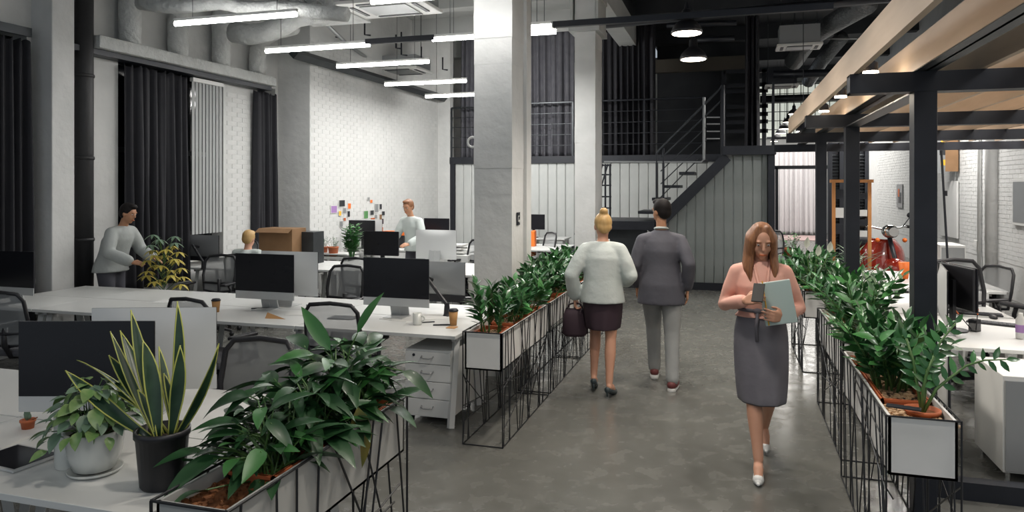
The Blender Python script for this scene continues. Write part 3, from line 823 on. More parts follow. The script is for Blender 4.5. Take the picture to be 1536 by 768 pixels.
# ================================================================== FURNITURE
DZ = .74
def desk(label, x0, x1, y0, y1, legs='LR', m='white', group=None):
    t = thing('desk', label, 'desk', ((x0+x1)/2, (y0+y1)/2, 0), 0, group)
    hx, hy = (x1-x0)/2-.004, (y1-y0)/2-.004
    MB().box(-hx, hx, -hy, hy, DZ-.028, DZ).build('tabletop', M[m], t, bevel=.002)
    for sx, c in ((-1, 'L'), (1, 'R')):
        if c not in legs: continue
        for sy in (-1, 1):
            xx = sx*(hx-.05)
            MB().tube([(xx, sy*(hy-.16), DZ-.03), (xx, sy*(hy-.03), .0)], .032, 4).build('leg', M['whitepanel'], t)
        MB().box(sx*(hx-.05)-.02, sx*(hx-.05)+.02, -hy+.1, hy-.1, DZ-.07, DZ-.03).build('leg_rail', M['whitepanel'], t)
    MB().box(-hx+.1, hx-.1, -.02, .02, DZ-.075, DZ-.03).build('frame_rail', M['whitepanel'], t)
    return t
def bench(names, xs, y0, ym, y1):
    for i in range(len(xs)-1):
        desk(names[2*i], xs[i], xs[i+1], y0, ym)
        desk(names[2*i+1], xs[i], xs[i+1], ym, y1)
bench(['white desk at the end of the middle row, over the drawer pedestal', 'white desk behind the one over the drawer pedestal'], [-3.53, -2.07], 5.30, 6.02, 6.74)
bench(['white desk of the middle row with the folded brown card', 'white desk behind the one with the folded brown card'], [-4.99, -3.53], 5.30, 6.02, 6.74)
bench(['white desk of the middle row behind the big near screens', 'white far-side desk of the middle row under the yellow plant'], [-6.45, -4.99], 5.30, 6.02, 6.74)
bench(['white desk of the middle row at the far left edge', 'white far-side desk of the middle row at the far left edge'], [-7.35, -6.45], 5.30, 6.02, 6.74)
bench(['near white desk carrying the potted plants', 'white desk behind the near one, under the white screen back'], [-3.49, -2.0], 2.08, 2.80, 3.52)
bench(['near white desk at the lower left corner with the tablet', 'white desk behind the one at the lower left corner'], [-4.98, -3.49], 2.08, 2.80, 3.52)
bench(['white desk of the third row beside the big white column', 'far-side white desk of the third row beside the column'], [-4.2, -2.62], 9.0, 9.72, 10.44)
bench(['white desk of the third row in its middle', 'far-side white desk in the middle of the third row'], [-5.78, -4.2], 9.0, 9.72, 10.44)
bench(['white desk of the third row at the window wall', 'far-side white desk of the third row at the window wall'], [-7.6, -5.78], 8.7, 9.42, 10.14)
bench(['white desk of the fourth row beside the second column', 'far-side white desk of the fourth row by the second column'], [-4.45, -3.0], 13.0, 13.7, 14.4)
bench(['white desk of the fourth row near the wall of photos', 'far-side white desk of the fourth row near the wall of photos'], [-6.95, -4.5], 12.2, 12.9, 13.6)
# right hand workplaces
desk('white desk with keyboard and black screen under the pergola', 1.47, 2.5, 6.02, 7.45)
desk('white desk beyond the black screen under the pergola', 1.45, 2.45, 7.5, 8.9)
desk('white desk with the letter tray and orange cup under the pergola', 1.35, 3.0, 9.3, 11.2)
# white slatted shelf under the wall of photos
Ys = 11.35; xs0, xs1 = xat(452, Ys), xat(520, Ys)
zs_ = zat(xs0, Ys, 384)
sh = thing('low_shelf', 'low white slatted shelf unit carrying boxes and terracotta pots', 'shelf', (xs0, Ys, 0))
MB().box(0, xs1-xs0, 0, .45, zs_-.05, zs_).build('top', M['white'], sh)
w = (xs1-xs0)/5
for k in range(6): MB().box(k*w-.02, k*w+.02, 0, .45, 0, zs_-.05).build('upright', M['white'], sh)
for z in (.35, .7): MB().box(0, xs1-xs0, .02, .43, z, z+.02).build('shelf_board', M['white'], sh)
MB().box(0, xs1-xs0, .42, .44, 0, zs_-.05).build('back_panel', M['silverdark'], sh)

# ---- drawer pedestal
dp = thing('drawer_pedestal', 'white four-drawer pedestal on castors under the end desk', 'drawers', (-2.335, 5.36, 0))
MB().box(-.2, .2, .02, .58, .06, .60).build('body', M['white'], dp, bevel=.003)
for k, (z0, z1) in enumerate(((.065, .205), (.21, .345), (.35, .485), (.49, .585))):
    d = MB().box(-.197, .197, -.0, .02, z0, z1).build('drawer', M['whitepanel'], dp, bevel=.003)
    zc = (z0+z1)/2+.015
    MB().tube([(-.05, 0, zc), (-.048, -.022, zc-.008), (-.025, -.03, zc-.014), (.025, -.03, zc-.014), (.048, -.022, zc-.008), (.05, 0, zc)], .005, 6).build('handle', M['silverdark'], d, smooth=True)
    if k == 3: MB().tube([(-.12, -.004, zc+.005), (-.12, .0, zc+.005)], .012, 10).build('lock', M['black'], d)
for x in (-.16, .16):
    for y in (.06, .52):
        MB().tube([(x-.012, y, .028), (x+.012, y, .028)], .028, 12).build('caster', M['black'], dp, smooth=True)

# ---- low cabinets at the right
def cabinet(label, x0, x1, y0, y1, z1, doors):
    t = thing('cabinet', label, 'cabinet', (x0, y0, 0))
    w, d = x1-x0, y1-y0
    MB().box(0, w, 0.01, d, .06, z1).build('body', M['white'], t, bevel=.004)
    n = doors
    for k in range(n): MB().box(.012+k*(w-.024)/n, .008+(k+1)*(w-.024)/n, -.004, .012, .075, z1-.03).build('door', M['silverdark'], t)
    for x in (.04, w-.04):
        for y in (.05, d-.05): MB().tube([(x, y, .0), (x, y, .06)], .016, 10).build('foot', M['chrome'], t)
    return t
cabinet('low white cabinet with grey front at the right edge, nearest of all', 1.70, 2.62, 5.40, 5.98, .69, 2)
cabinet('white cabinet under the leaning white panel by the right wall', xat(1411, 10.8), xat(1449, 10.8), 10.8, 11.4, zat(xat(1420, 10.8), 10.8, 368), 1)
YW = 10.5
scp = thing('desk_screen', 'white side screen in a thin black frame beside the near planter', 'screen', (1.36, 5.28, 0))
MB().box(-.01, .01, .02, .88, .1, .86).build('panel', M['whitepanel'], scp)
MB().tube([(0, .0, .0), (0, .0, .88), (0, .9, .88), (0, .9, 0)], .009, 6).build('frame', M['blackrod'], scp)

# ---- computers
def imac(label, x, y, rz, z=DZ, group=None):
    return place(IM, IMU, (x, y, z), rz, label, group)
def make_imac():
    t = thing('all_in_one_computer', 'x', 'computer', (0, 0, 0))
    MB().box(-.325, .325, -.008, .0, .175, .535).build('screen', M['screen'], t, bevel=.002)
    MB().box(-.325, .325, -.008, .0, .10, .175).build('chin', M['silver'], t, bevel=.002)
    MB().grid(lambda s, q: (-.325+.65*s, .002+.045*(1-(2*s-1)**2)*(1-(2*q-1)**4), .10+.435*q), 12, 10).build('housing', M['whiteback'], t, smooth=True)
    MB().tube([(0, .04, .25), (0, .07, .12), (0, .085, .01)], .006, 4, up=(1, 0, 0)).add([(-.09,.03,.24),(.09,.03,.24),(.09,.085,.008),(-.09,.085,.008),(-.09,.042,.24),(.09,.042,.24),(.09,.097,.008),(-.09,.097,.008)],
        [(3,2,1,0),(4,5,6,7),(0,1,5,4),(1,2,6,5),(2,3,7,6),(3,0,4,7)]).build('stand', M['silver'], t)
    MB().box(-.095, .095, -.08, .11, 0, .008).build('foot', M['silver'], t, bevel=.002)
    return t
IM, IMU = make_imac(), []
def make_mon():
    t = thing('monitor', 'x', 'monitor', (0, 0, 0))
    MB().box(-.275, .275, -.012, .004, .19, .54).build('screen', M['screen'], t, bevel=.004)
    MB().box(-.27, .27, .004, .03, .195, .535).build('housing', M['blackplastic'], t, bevel=.008)
    MB().box(-.03, .03, .03, .055, .02, .42).build('stand', M['blackplastic'], t)
    MB().lathe([(.11, 0), (.11, .012), (.03, .02)], 20, (0, .04, 0)).build('base', M['blackplastic'], t)
    return t
MO, MOU = make_mon(), []
def monitor(label, x, y, rz, z=DZ): return place(MO, MOU, (x, y, z), rz, label)
def make_sil():     # silver-backed screen with a black lower band, on an arm
    t = thing('monitor', 'x', 'monitor', (0, 0, 0))
    MB().grid(lambda s, q: (-.32+.64*s, -.002-.035*(1-(2*s-1)**2)*(1-(2*q-1)**4), .16+.31*q), 10, 8).build('housing', M['silverdark'], t, smooth=True)
    MB().box(-.32, .32, -.0, .012, .10, .47).build('screen', M['screen'], t)
    MB().box(-.32, .32, -.012, .0, .095, .16).build('lower_band', M['blackplastic'], t)
    MB().tube([(0, -.035, .30), (.0, -.16, .34), (.22, -.2, .10)], .018, 8).build('arm', M['blackplastic'], t)
    MB().lathe([(.04, 0), (.03, .02), (.022, .12)], 12, (.22, -.2, 0)).build('base', M['blackplastic'], t)
    return t
SI, SIU = make_sil(), []
def silver(label, x, y, rz, z=DZ): return place(SI, SIU, (x, y, z), rz, label)

imac('big dark all-in-one computer screen on the near desk behind the pothos', xat(139, 2.75), 2.72, .30)
imac('silver-white back of the all-in-one computer behind the snake plant', xat(238, 3.15), 3.12, PI+.34)
imac('dark all-in-one computer screen at the end of the middle desk row', xat(594, 5.92), 5.92, 0)
imac('dark all-in-one computer screen in the middle of the middle desk row', xat(397, 5.92), 5.92, 0)
imac('dark all-in-one computer screen cut by the left edge of the picture', xat(14, 5.45), 5.45, 0)
imac('white back of the all-in-one computer showing beside the middle dark screen', xat(432, 6.2), 6.22, PI)
imac('small white-backed all-in-one computer before the wall of photos', xat(549, 12.7), 12.75, PI)
imac('small all-in-one computer back seen past the standing person in white', xat(652, 9.9), 9.95, PI)
silver('silver-backed monitor with a black lower band, beside the coffee cup', xat(650, 6.32), 6.32, 0)
silver('silver-backed monitor on an arm near the vertical blinds', xat(302, 8.8), 8.78, 0)
monitor('black monitor right behind the end screen of the middle row', xat(572, 9.35), 9.35, 0)
monitor('black monitor in front of the small white computer back', xat(535, 12.1), 12.3, 0)
monitor('small black monitor on the far desk beside the mezzanine post', xat(655, 13.5), 13.5, 0)
monitor('black monitor facing away, behind the woman in the white shirt', xat(800, 16.1), 16.1, 0)
desk('white far table behind the planters, right of the big column', xat(782, 15.3), xat(838, 15.3), 15.9, 16.6)
monitor('black monitor with its back to the aisle on the pergola desk', xat(1437, 6.7), 6.7, 1.79)
t = imac('silver edge-on all-in-one computer beside the big black post', xat(1415, 6.55), 6.55, 1.40)
# keyboards, mice
def keyboard(label, x, y, rz, z=DZ, m='blackplastic', w=.44):
    t = thing('keyboard', label, 'keyboard', (x, y, z), rz)
    MB().box(-w/2, w/2, -.065, .065, .002, .016).build('body', M[m], t, bevel=.004)
    k = MB()
    for r in range(5):
        for c in range(15): k.box(-w/2+.012+c*(w-.024)/15, -w/2+.012+(c+.86)*(w-.024)/15, -.055+r*.022, -.036+r*.022, .016, .019)
    k.build('keys', M['black' if m != 'silver' else 'whiteplastic'], t, kind='stuff')
    return t
kx, ky = ground(1496, 487, DZ)
keyboard('black keyboard on the white pergola desk', kx, ky, -.45)
kx, ky = ground(1452, 471, DZ)
keyboard('second dark keyboard standing close to the black screen', kx+.05, ky, -.2)
def mouse(label, u, v, m='blackplastic'):
    x, y = ground(u, v, DZ)
    o = MB().ball((0, 0, .012), (.033, .055, .022), 14, 8).build('mouse', M[m], smooth=True); o.location = (x, y, DZ-.004+.004); tag(o, label, 'mouse')
mouse('black computer mouse behind the keyboard on the pergola desk', 1490, 478)
# pencil cup
px, py = ground(1462, 497, DZ)
pc = thing('pencil_cup', 'black mesh pencil cup on the corner of the pergola desk', 'cup', (px, py, DZ))
MB().tube([(0, 0, 0), (0, 0, .10)], .045, 4, True).build('body', M['meshblack'], pc)
for dx, dy, tx, ty, lab in ((-.02, .01, -.13, .0, 'orange pencil leaning left out of the mesh cup'), (.01, 0, .02, .02, 'orange pencil standing right in the mesh cup')):
    p = thing('pencil', lab, 'pencil', (px+dx, py+dy, DZ+.012))
    a = Vector((tx, ty, .17)); MB().rod((0, 0, 0), a*.72, .004).build('shaft', M['black'], p); MB().rod(a*.72, a, .0055).build('coloured_end', M['orange'], p)
# yellow tape dispenser, lilac bottle
tx, ty = 1.98, 5.62
td = thing('tape_dispenser', 'yellow and black tape dispenser on the nearest low cabinet', 'tape dispenser', (tx, ty, .69), .2)
MB().box(-.05, .05, -.02, .02, 0, .02).build('base', M['black'], td)
MB().lathe([(.03, -.012), (.03, .012)], 18).build('roll', M['yellow'], td).matrix_local = Matrix.Translation((0, 0, .045)) @ Matrix.Rotation(PI/2, 4, 'X')
MB().box(-.05, .03, -.016, .016, .05, .075).build('cover', M['yellow'], td)
bx, by = ground(1531, 508, DZ)
bt = thing('bottle', 'white bottle with a lilac band at the right edge of the desk', 'bottle', (bx, by, DZ))
MB().lathe([(.032, 0), (.034, .01), (.034, .15), (.015, .18), (.015, .2)], 16).build('body', M['whiteplastic'], bt, smooth=True)
MB().lathe([(.0348, .05), (.0348, .11)], 16).build('band', M['purple'], bt)
# letter tray and orange cup
lx, ly = 1.62, 9.55
lt = thing('letter_tray', 'clear stacked letter tray with papers between the posts', 'tray', (lx, ly, DZ))
for k in range(3):
    MB().box(-.13, .13, -.17, .17, .07*k, .07*k+.006).box(-.13, -.125, -.17, .17, .07*k, .07*k+.05).box(.125, .13, -.17, .17, .07*k, .07*k+.05).build('tray', M['whiteplastic'], lt)
    MB().box(-.11, .11, -.15, .15, .07*k+.008, .07*k+.02).build('papers', M['paper'], lt)
ox = xat(1357, 10.3)
oc = thing('potted_herb', 'small green herb in an orange cone pot beside the big post', 'potted plant', (ox, 10.3, DZ))
MB().lathe([(.04, 0), (.075, .21), (.068, .21), (.04, .16)], 16).build('pot', M['orange'], oc, smooth=True)

# ---- chairs
def make_chair():
    t = thing('office_chair', 'x', 'chair', (0, 0, 0))
    # faces -y (backrest towards +y side): sitter looks to -y
    fr = [(-.20, .24, .56), (-.225, .26, .75), (-.215, .30, .94), (-.17, .32, 1.0), (0, .325, 1.015), (.17, .32, 1.0), (.215, .30, .94), (.225, .26, .75), (.20, .24, .56), (0, .225, .53)]
    MB().tube(fr, .017, 8, closed=True).build('back_frame', M['blackplastic'], t, smooth=True)
    MB().grid(lambda s, q: ((-.5+s)*2*(.20+.018*math.sin(q*PI)), .235+.085*q+.02*math.sin(s*PI), .55+.45*q), 8, 8).build('mesh_back', M['mesh'], t, smooth=True)
    MB().tube([(-.21, .245, .66), (0, .275, .645), (.21, .245, .66)], .015, 6, flat=1).build('lumbar_bar', M['blackplastic'], t, smooth=True)
    MB().tube([(0, .26, .70), (0, .27, .55), (0, .20, .44), (0, .05, .41)], .024, 8, flat=1).build('back_stem', M['blackplastic'], t, smooth=True)
    MB().box(-.24, .24, -.25, .21, .43, .50).build('seat', M['greyfabric'], t, bevel=.03)
    for sx in (-1, 1):
        a = MB().tube([(sx*.20, .02, .44), (sx*.28, .02, .46), (sx*.29, .03, .60), (sx*.28, .0, .66)], .017, 8).build('armrest', M['blackplastic'], t, smooth=True)
        MB().box(sx*.28-.04, sx*.28+.04, -.14, .13, .66, .69).build('arm_pad', M['blackplastic'], a, bevel=.01)
    MB().lathe([(.03, .12), (.03, .30), (.02, .30), (.02, .43)], 12).build('gas_lift', M['black'], t, smooth=True)
    for k in range(5):
        a = 2*PI*k/5+.3; c, s = math.cos(a), math.sin(a)
        l = MB().tube([(0, 0, .12), (c*.15, s*.15, .105), (c*.29, s*.29, .065)], [.03, .024, .016], 6).build('leg', M['blackplastic'], t)
        MB().tube([(c*.29-s*.02, s*.29+c*.02, .028), (c*.29+s*.02, s*.29-c*.02, .028)], .028, 10).build('caster', M['blackplastic'], l, smooth=True)
    return t
CH, CHU = make_chair(), []
def chair(label, x, y, rz): return place(CH, CHU, (x, y, 0), rz, label)
# near side sitters look to +y: turn by pi
def cu(label, u, Y, rz): return chair(label, xat(u, Y), Y, rz)
cu('black mesh chair pushed in behind the peace lilies', 520, 5.26, PI+.12)
cu('black mesh chair half hidden by the snake plant', 326, 5.12, PI-.12)
cu('grey mesh chair at the left edge leaning beside the near dark screen', 44, 4.95, PI+.15)
cu('pale mesh chair back showing above the peace lily leaves', 346, 3.36, .12)
cu('mesh chair facing us between the two middle dark screens', 499, 7.05, .0)
cu('mesh chair turned sideways at the foot of the big white column', 697, 7.25, -1.0)
cu('mesh chair facing us left of the middle dark screen', 312, 7.7, .15)
cu('mesh chair by the window wall before the blinds', 356, 10.0, .2)
cu('mesh chair in the third row beside the white screen back', 552, 8.5, PI)
cu('black mesh chair beside the paper trays by the column', 700, 11.3, -.4)
cu('dark chair near the mezzanine wall right of the big column', 806, 13.6, -.8)
cu('chair at the far end of the third row with dark mesh', 452, 10.8, .2)
chr1 = cu('black high-back mesh chair with armrests by the right wall', 1478, 7.75, .45)
chr1.scale = (1.18, 1.18, 1.18)
cu('black mesh chair half hidden behind the pergola monitor', 1462, 9.3, -PI/2+.5)
cu('dark chair standing before the far white curtain', 1172, 15.5, .5)
t = bpy.data.objects
# ---- coffee cups and desk things
def cup(label, u, v, h=.12):
    x, y = ground(u, v, DZ)
    t = thing('coffee_cup', label, 'cup', (x, y, DZ))
    MB().lathe([(.028, 0), (.040, h-.012)], 20).build('cup', M['kraft'], t, smooth=True)
    MB().lathe([(.043, h-.014), (.043, h-.004), (.036, h), (.034, h+.006)], 20).build('lid', M['black'], t, smooth=True)
    return t
cup('kraft paper coffee cup with black lid near the drawer pedestal', 680, 488, .135)
cup('kraft paper coffee cup left of the middle dark screen', 324, 468, .12)
x, y = ground(679, 491, DZ)
o = MB().box(-.04, .04, -.04, .04, 0, .006).build('coaster', M['kraft'], bevel=.002); o.location = (x+.0, y-.02, DZ); 
tag(o, 'small brown coaster under the coffee cup', 'coaster')
def mug(label, u, v, r=.038, h=.10, m='ceramic'):
    x, y = ground(u, v, DZ); t = thing('mug', label, 'mug', (x, y, DZ))
    MB().lathe([(r*.92, 0), (r, .01), (r, h), (r*.88, h), (r*.85, .02)], 20).build('body', M[m], t, smooth=True)
    MB().tube([(r, 0, h*.75), (r+.025, 0, h*.7), (r+.03, 0, h*.45), (r, 0, h*.25)], .006, 6).build('handle', M[m], t, smooth=True)
mug('white mug on the desk below the end screen', 626, 487)
def sheet(label, u, v, w, d, rz, m='paper', th=.003, name='paper_sheet', cat='paper', z=DZ):
    x, y = ground(u, v, z)
    o = MB().cbox((0, 0, th/2), (w, d, th)).build(name, M[m]); o.location = (x, y, z); o.rotation_euler = (0, 0, rz); return tag(o, label, cat)
sheet('white sheet of paper beside the folded brown card', 455, 470, .30, .21, .3)
sheet('white sheet left of the white mug', 600, 478, .30, .21, -.2)
sheet('sheet of paper between mug and coffee cup', 652, 475, .21, .28, .5)
sheet('thin black phone lying by the coffee cup', 663, 488, .15, .03, .35, 'black', .008, 'phone', 'phone')
sheet('black pen lying beside the white mug', 640, 484, .14, .012, .6, 'black', .008, 'pen', 'pen')
sheet('dark keys and pen left on the desk before the middle screen', 390, 463, .16, .03, .4, 'black', .008, 'pen', 'pen')
sheet('dark tablet lying behind the mesh chair', 515, 477, .24, .16, .1, 'black', .008, 'tablet', 'tablet')
sheet('white magazine open on the middle desk at the far left', 262, 452, .35, .24, .2)
sheet('white paper on the near left desk behind the tablet', 8, 655, .26, .32, .15, 'whiteplastic', .012, 'laptop', 'laptop')
# folded brown card
x, y = ground(414, 478, DZ)
o = MB().add([(-.12, 0, .045), (-.115, .01, 0), (.10, .03, 0), (-.09, -.05, 0)], [(0, 1, 2), (0, 2, 3), (0, 3, 1), (1, 3, 2)]).build('folded_card', M['kraft']); o.location = (x, y, DZ); o.rotation_euler = (0, 0, -.3)
tag(o, 'folded brown card lying on the middle desk', 'card')
# tablet on the near desk
x, y = ground(24, 689, DZ)
tb = thing('tablet', 'silver tablet with dark glass at the lower left corner', 'tablet', (x, y, DZ), -.1)
MB().box(-.15, .15, -.11, .11, 0, .012).build('case', M['silver'], tb, bevel=.004)
MB().box(-.135, .135, -.095, .095, .012, .0135).build('screen', M['screen'], tb)

# ---- things at the far desks and on the brick wall
def pbox(name, label, cat, u0, u1, v0, v1, Y, d, m, z=None, bev=.003, rz=0):
    x0, x1 = xat(u0, Y), xat(u1, Y); xc = (x0+x1)/2
    z1 = zat(xc, Y, v0); zb = zat(xc, Y, v1) if z is None else z
    o = MB().box(-(x1-x0)/2, (x1-x0)/2, 0, d, 0, max(.02, z1-zb)).build(name, M[m], bevel=bev)
    o.location = (xc, Y, zb); o.rotation_euler = (0, 0, rz); return tag(o, label, cat)
b = thing('cardboard_box', 'big brown cardboard box on the desk at the window wall', 'box', (xat(410, 9.3), 9.5, DZ))
zt_ = zat(xat(414, 9.3), 9.5, 342)-DZ; wd = (xat(437, 9.5)-xat(388, 9.5))/2
MB().box(-wd, wd, -.15, .22, 0, zt_).build('body', M['card'], b, bevel=.004)
MB().cbox((0, -.2, zt_-.03), (2*wd, .12, .006), Matrix.Rotation(.5, 3, 'X')).build('flap', M['card'], b)
pbox('storage_box', 'dark glassy storage box beside the cardboard box', 'box', 444, 470, 348, 377, 9.6, .3, 'steelgrey', DZ)
pbox('backpack', 'black bag leaning beside the dark storage box', 'bag', 470, 478, 352, 384, 11.4, .2, 'black', zs_, .03)
def small_pot(label, u, Y, z, r, h, m='terra', leaf='leafgrey', n=12, hh=.2, name='potted_plant', sp=.45):
    t = thing(name, label, 'potted plant', (xat(u, Y), Y, z))
    MB().lathe([(r*.75, 0), (r, h*.9), (r*1.06, h*.9), (r*1.06, h), (r*.9, h), (r*.85, h*.85)], 18).build('pot', M[m], t, smooth=True)
    MB().lathe([(r*.86, h*.84), (r*.86, h*.88)], 14).build('soil', M['soil'], t)
    f = MB()
    for k in range(n):
        a = R.uniform(0, 6.28); e = R.uniform(.4, 1)
        p = Vector((math.cos(a)*r*.4, math.sin(a)*r*.4, h*.85)); q = p+Vector((math.cos(a)*hh*sp*e, math.sin(a)*hh*sp*e, hh*R.uniform(.5, 1)))
        f.rod(p, q, .003, 3)
        for j in range(5):
            c = p.lerp(q, .35+.16*j); b2 = R.uniform(0, 6.28); l = hh*.22
            d = Vector((math.cos(b2), math.sin(b2), .35))*l; s_ = Vector((-math.sin(b2), math.cos(b2), 0))*l*.25
            f.add([c, c+d*.5+s_, c+d, c+d*.5-s_], [(0, 1, 2, 3)])
    f.build('foliage', M[leaf], t, kind='stuff'); return t
small_pot('terracotta pot with grey sprigs at the left on the slatted shelf', 485, 11.6, zs_, .085, .16, 'terra', 'leafgrey', 10, .22)
small_pot('terracotta pot with grey sprigs at the right on the slatted shelf', 500, 11.5, zs_, .095, .17, 'terra', 'leafgrey', 10, .2)
small_pot('round green plant in a small pot before the far white curtain', 1183, 16.5, 0, .14, .62, 'terra', 'leafzz2', 20, .4)
# tall far plant in grey pot
Yp = 10.62
t = small_pot('bushy green plant in a grey pot at the end of the slatted shelf', 528, Yp, zat(xat(528, Yp), Yp, 402), .075, .18, 'silverdark', 'leafzz2', 60, .56, sp=.16)
pbox('plant_stand', 'small white stand under the bushy plant by the slatted shelf', 'stand', 519, 538, 402, 460, Yp-.12, .26, 'white', 0)
small_pot('green herb beside the pergola monitor and big post', 1409, 8.7, DZ, .07, .10, 'whiteplastic', 'leafzz2', 22, .22)
pbox('paper_stack', 'orange folders and papers stacked on the far desk', 'folders', 574, 610, 347, 353, 12.65, .22, 'orange', None)
pbox('book_stack', 'dark folders lying under the orange ones on the far desk', 'folders', 576, 606, 353, 362, 12.65, .25, 'blackplastic', DZ)
for i, (u0, u1, v0, v1) in enumerate(((668, 694, 367, 370), (670, 692, 372, 375), (667, 695, 377, 380))):
    pbox('paper_tray', ('top', 'middle', 'bottom')[i]+' white paper tray of the stack by the big column', 'tray', u0, u1, v0, v1, 11.6, .3, 'whiteplastic', None)
pbox('side_table', 'white side table under the paper trays by the big column', 'table', 664, 702, 383, 470, 11.5, .5, 'white', 0)
pbox('storage_box', 'orange traffic-cone coloured bag on the chair right of the big column', 'bag', 796, 802, 346, 374, 13.7, .15, 'orange', .55, .02)
# wall photos
ph = [(500, 314, 10, 12, 'purple', 'lilac and orange square photo'), (512, 305, 10, 11, 'steelgrey', 'dark landscape photo'), (523, 309, 5, 9, 'orange', 'orange leaf-shaped print'),
      (509, 320, 4, 8, 'yellow', 'small pale yellow print'), (516, 316, 5, 9, 'silverdark', 'grey portrait photo'), (522, 321, 4, 10, 'black', 'narrow black photo'),
      (516, 329, 4, 5, 'terra', 'tiny red print'), (511, 336, 5, 10, 'silverdark', 'faded grey photo'), (552, 298, 4, 5, 'silverdark', 'tiny grey print'),
      (556, 302, 4, 5, 'orange', 'tiny orange dot print'), (548, 322, 7, 13, 'leafzz2', 'green landscape photo'), (557, 319, 6, 8, 'steelgrey', 'blue grey photo'),
      (564, 312, 6, 14, 'silverdark', 'tall pale grey photo'), (570, 310, 4, 9, 'black', 'black arch-shaped print'), (570, 326, 4, 10, 'card', 'brown narrow photo'),
      (574, 320, 5, 7, 'black', 'small black square print'), (573, 332, 3, 9, 'plum', 'slim plum-coloured print'), (571, 347, 6, 14, 'terra', 'pinkish collage print'), (558, 328, 7, 3, 'terra', 'wide red strip print'), (563, 325, 4, 6, 'silverdark', 'small silvery print')]
for u, v, w, h, m, lab in ph:
    y = yat(u, XB); z = zat(XB, y, v)
    dY = abs(yat(u+w/2, XB)-yat(u-w/2, XB)); dz = h*(zat(XB, y, 0)-zat(XB, y, 1))
    t = thing('wall_photo', lab+' in the cluster on the brick wall, %s' % ('beside the shelf pots' if u < 535 else 'above the white computer back'), 'photo', (XB+.012, y, z))
    MB().box(0, .004, -dY/2, dY/2, -dz/2, dz/2).build('sheet', M['paper'], t)
    MB().box(.004, .006, -dY*.42, dY*.42, -dz*.43, dz*.43).build('print', M[m], t)
# right wall things
def rw(u, v): y = yat(u, XR-.02); return y, zat(XR, y, v)
y0, z0 = rw(1521, 337); y1, z1 = rw(1600, 266)
wbd = thing('whiteboard', 'grey whiteboard with light frame high on the right wall', 'whiteboard', (XR-.03, y1, z0))
MB().box(-.02, .02, 0, y0-y1, 0, z1-z0).build('frame', M['whiteplastic'], wbd, bevel=.004)
MB().box(-.024, -.02, .05, y0-y1-.05, .05, z1-z0-.05).build('board', M['silverdark'], wbd)
y0, z0 = rw(1438, 358); y1, z1 = rw(1413, 272)
o = MB().box(XR-.06, XR-.02, y0, y1, z0, z1).build('wall_panel', M['whitepanel'], bevel=.004); tag(o, 'tall white panel leaning on the right wall above the cabinet', 'panel')
y0, z0 = rw(1418, 262); y1, z1 = rw(1411, 210)
ysb = yat(1416, XR-.22)
sb = thing('snowboard', 'snowboard with yellow and grey pattern hung on the right wall', 'snowboard', (XR-.22, ysb, zat(XR-.22, ysb, 262)), 1.15)
bw = .17; H = 1.5
def sbx(y, z): return (0, y, z)
pts = [(-bw, .15), (-bw*.6, .03), (0, 0), (bw*.6, .03), (bw, .15), (bw*.85, H/2), (bw, H-.15), (0, H), (-bw, H-.15), (-bw*.85, H/2)]
MB().add([(0, a, b) for a, b in pts]+[(.02, a, b) for a, b in pts], [tuple(range(10)), tuple(range(19, 9, -1))]+[(i, 10+i, 10+(i+1) % 10, (i+1) % 10) for i in range(10)]).build('deck', M['silverdark'], sb)
for z, w, c in ((.2, .09, 'yellow'), (.42, .12, 'steelgrey'), (.62, .08, 'yellow'), (.82, .12, 'orange'), (1.05, .1, 'steelgrey'), (1.25, .1, 'yellow')):
    if z+.1 < H: MB().box(-.004, 0, -w, w*.7, z, z+.12).build('graphic', M[c], sb)
y_, z_ = rw(1425, 258)
o = MB().box(-.02, .02, -.12, .12, 0, 1.4).build('plank', M['card']); o.location = (XR-.14, yat(1428, XR-.14), z_); o.rotation_euler = (0, 0, 1.0); tag(o, 'narrow brown board leaning beside the snowboard', 'board')
# black tripod pole
Yk = 9.4
def kq(u, v): X = xat(u, Yk); return Vector((X, Yk, zat(X, Yk, v)))
pk = thing('light_stand', 'thin black pole stand leaning before the right wall', 'stand', (*kq(1424, 365).xy, DZ+.0))
base = Vector(pk.location)
MB().rod((0, 0, .0), kq(1412, 226)-base, .013).build('pole', M['black'], pk)
MB().lathe([(.022, -.03), (.022, .03)], 10, tuple((kq(1418, 290)-base))).build('collar', M['black'], pk)
MB().box(-.05, .28, -.06, .06, 0, .03).build('foot', M['black'], pk)
stx = thing('side_stand', 'white pedestal under the thin black pole stand', 'stand', (base.x+.1, base.y, 0))
MB().box(-.18, .25, -.16, .16, 0, DZ).build('body', M['white'], stx, bevel=.004)
# wall pipes
for u, r, m, lab in ((1464, .03, 'whitepanel', 'thin white pipe running down the right wall'), (1484, .12, 'plaster', 'broad white pipe boxed on the right wall')):
    y = yat(u, XR-.1); t = thing('wall_pipe', lab, 'pipe', (XR-.05, y, .0)); MB().lathe([(r, 0), (r, 6.2)], 12).build('pipe', M[m], t, smooth=True)
    MB().lathe([(r*1.2, 3), (r*1.2, 3.06)], 12).build('collar', M[m], t)
y, z = rw(1466, 366); o = MB().box(-.04, 0, -.09, .09, -.07, .07).build('socket', M['whiteplastic'], bevel=.006); o.location = (XR-.02, y, z); tag(o, 'white power socket at the foot of the thin wall pipe', 'socket')
y, z = rw(1350, 294); t = thing('wall_picture', 'small grey and orange picture on the right wall above the scooter', 'picture', (XR-.03, y, z))
MB().box(-.01, .01, -.35, .35, -.33, .33).build('sheet', M['silverdark'], t)
MB().box(-.014, -.01, -.25, .1, -.2, .1).build('print', M['steelgrey'], t); MB().box(-.015, -.01, -.05, .15, -.02, .2).build('print', M['terra'], t)

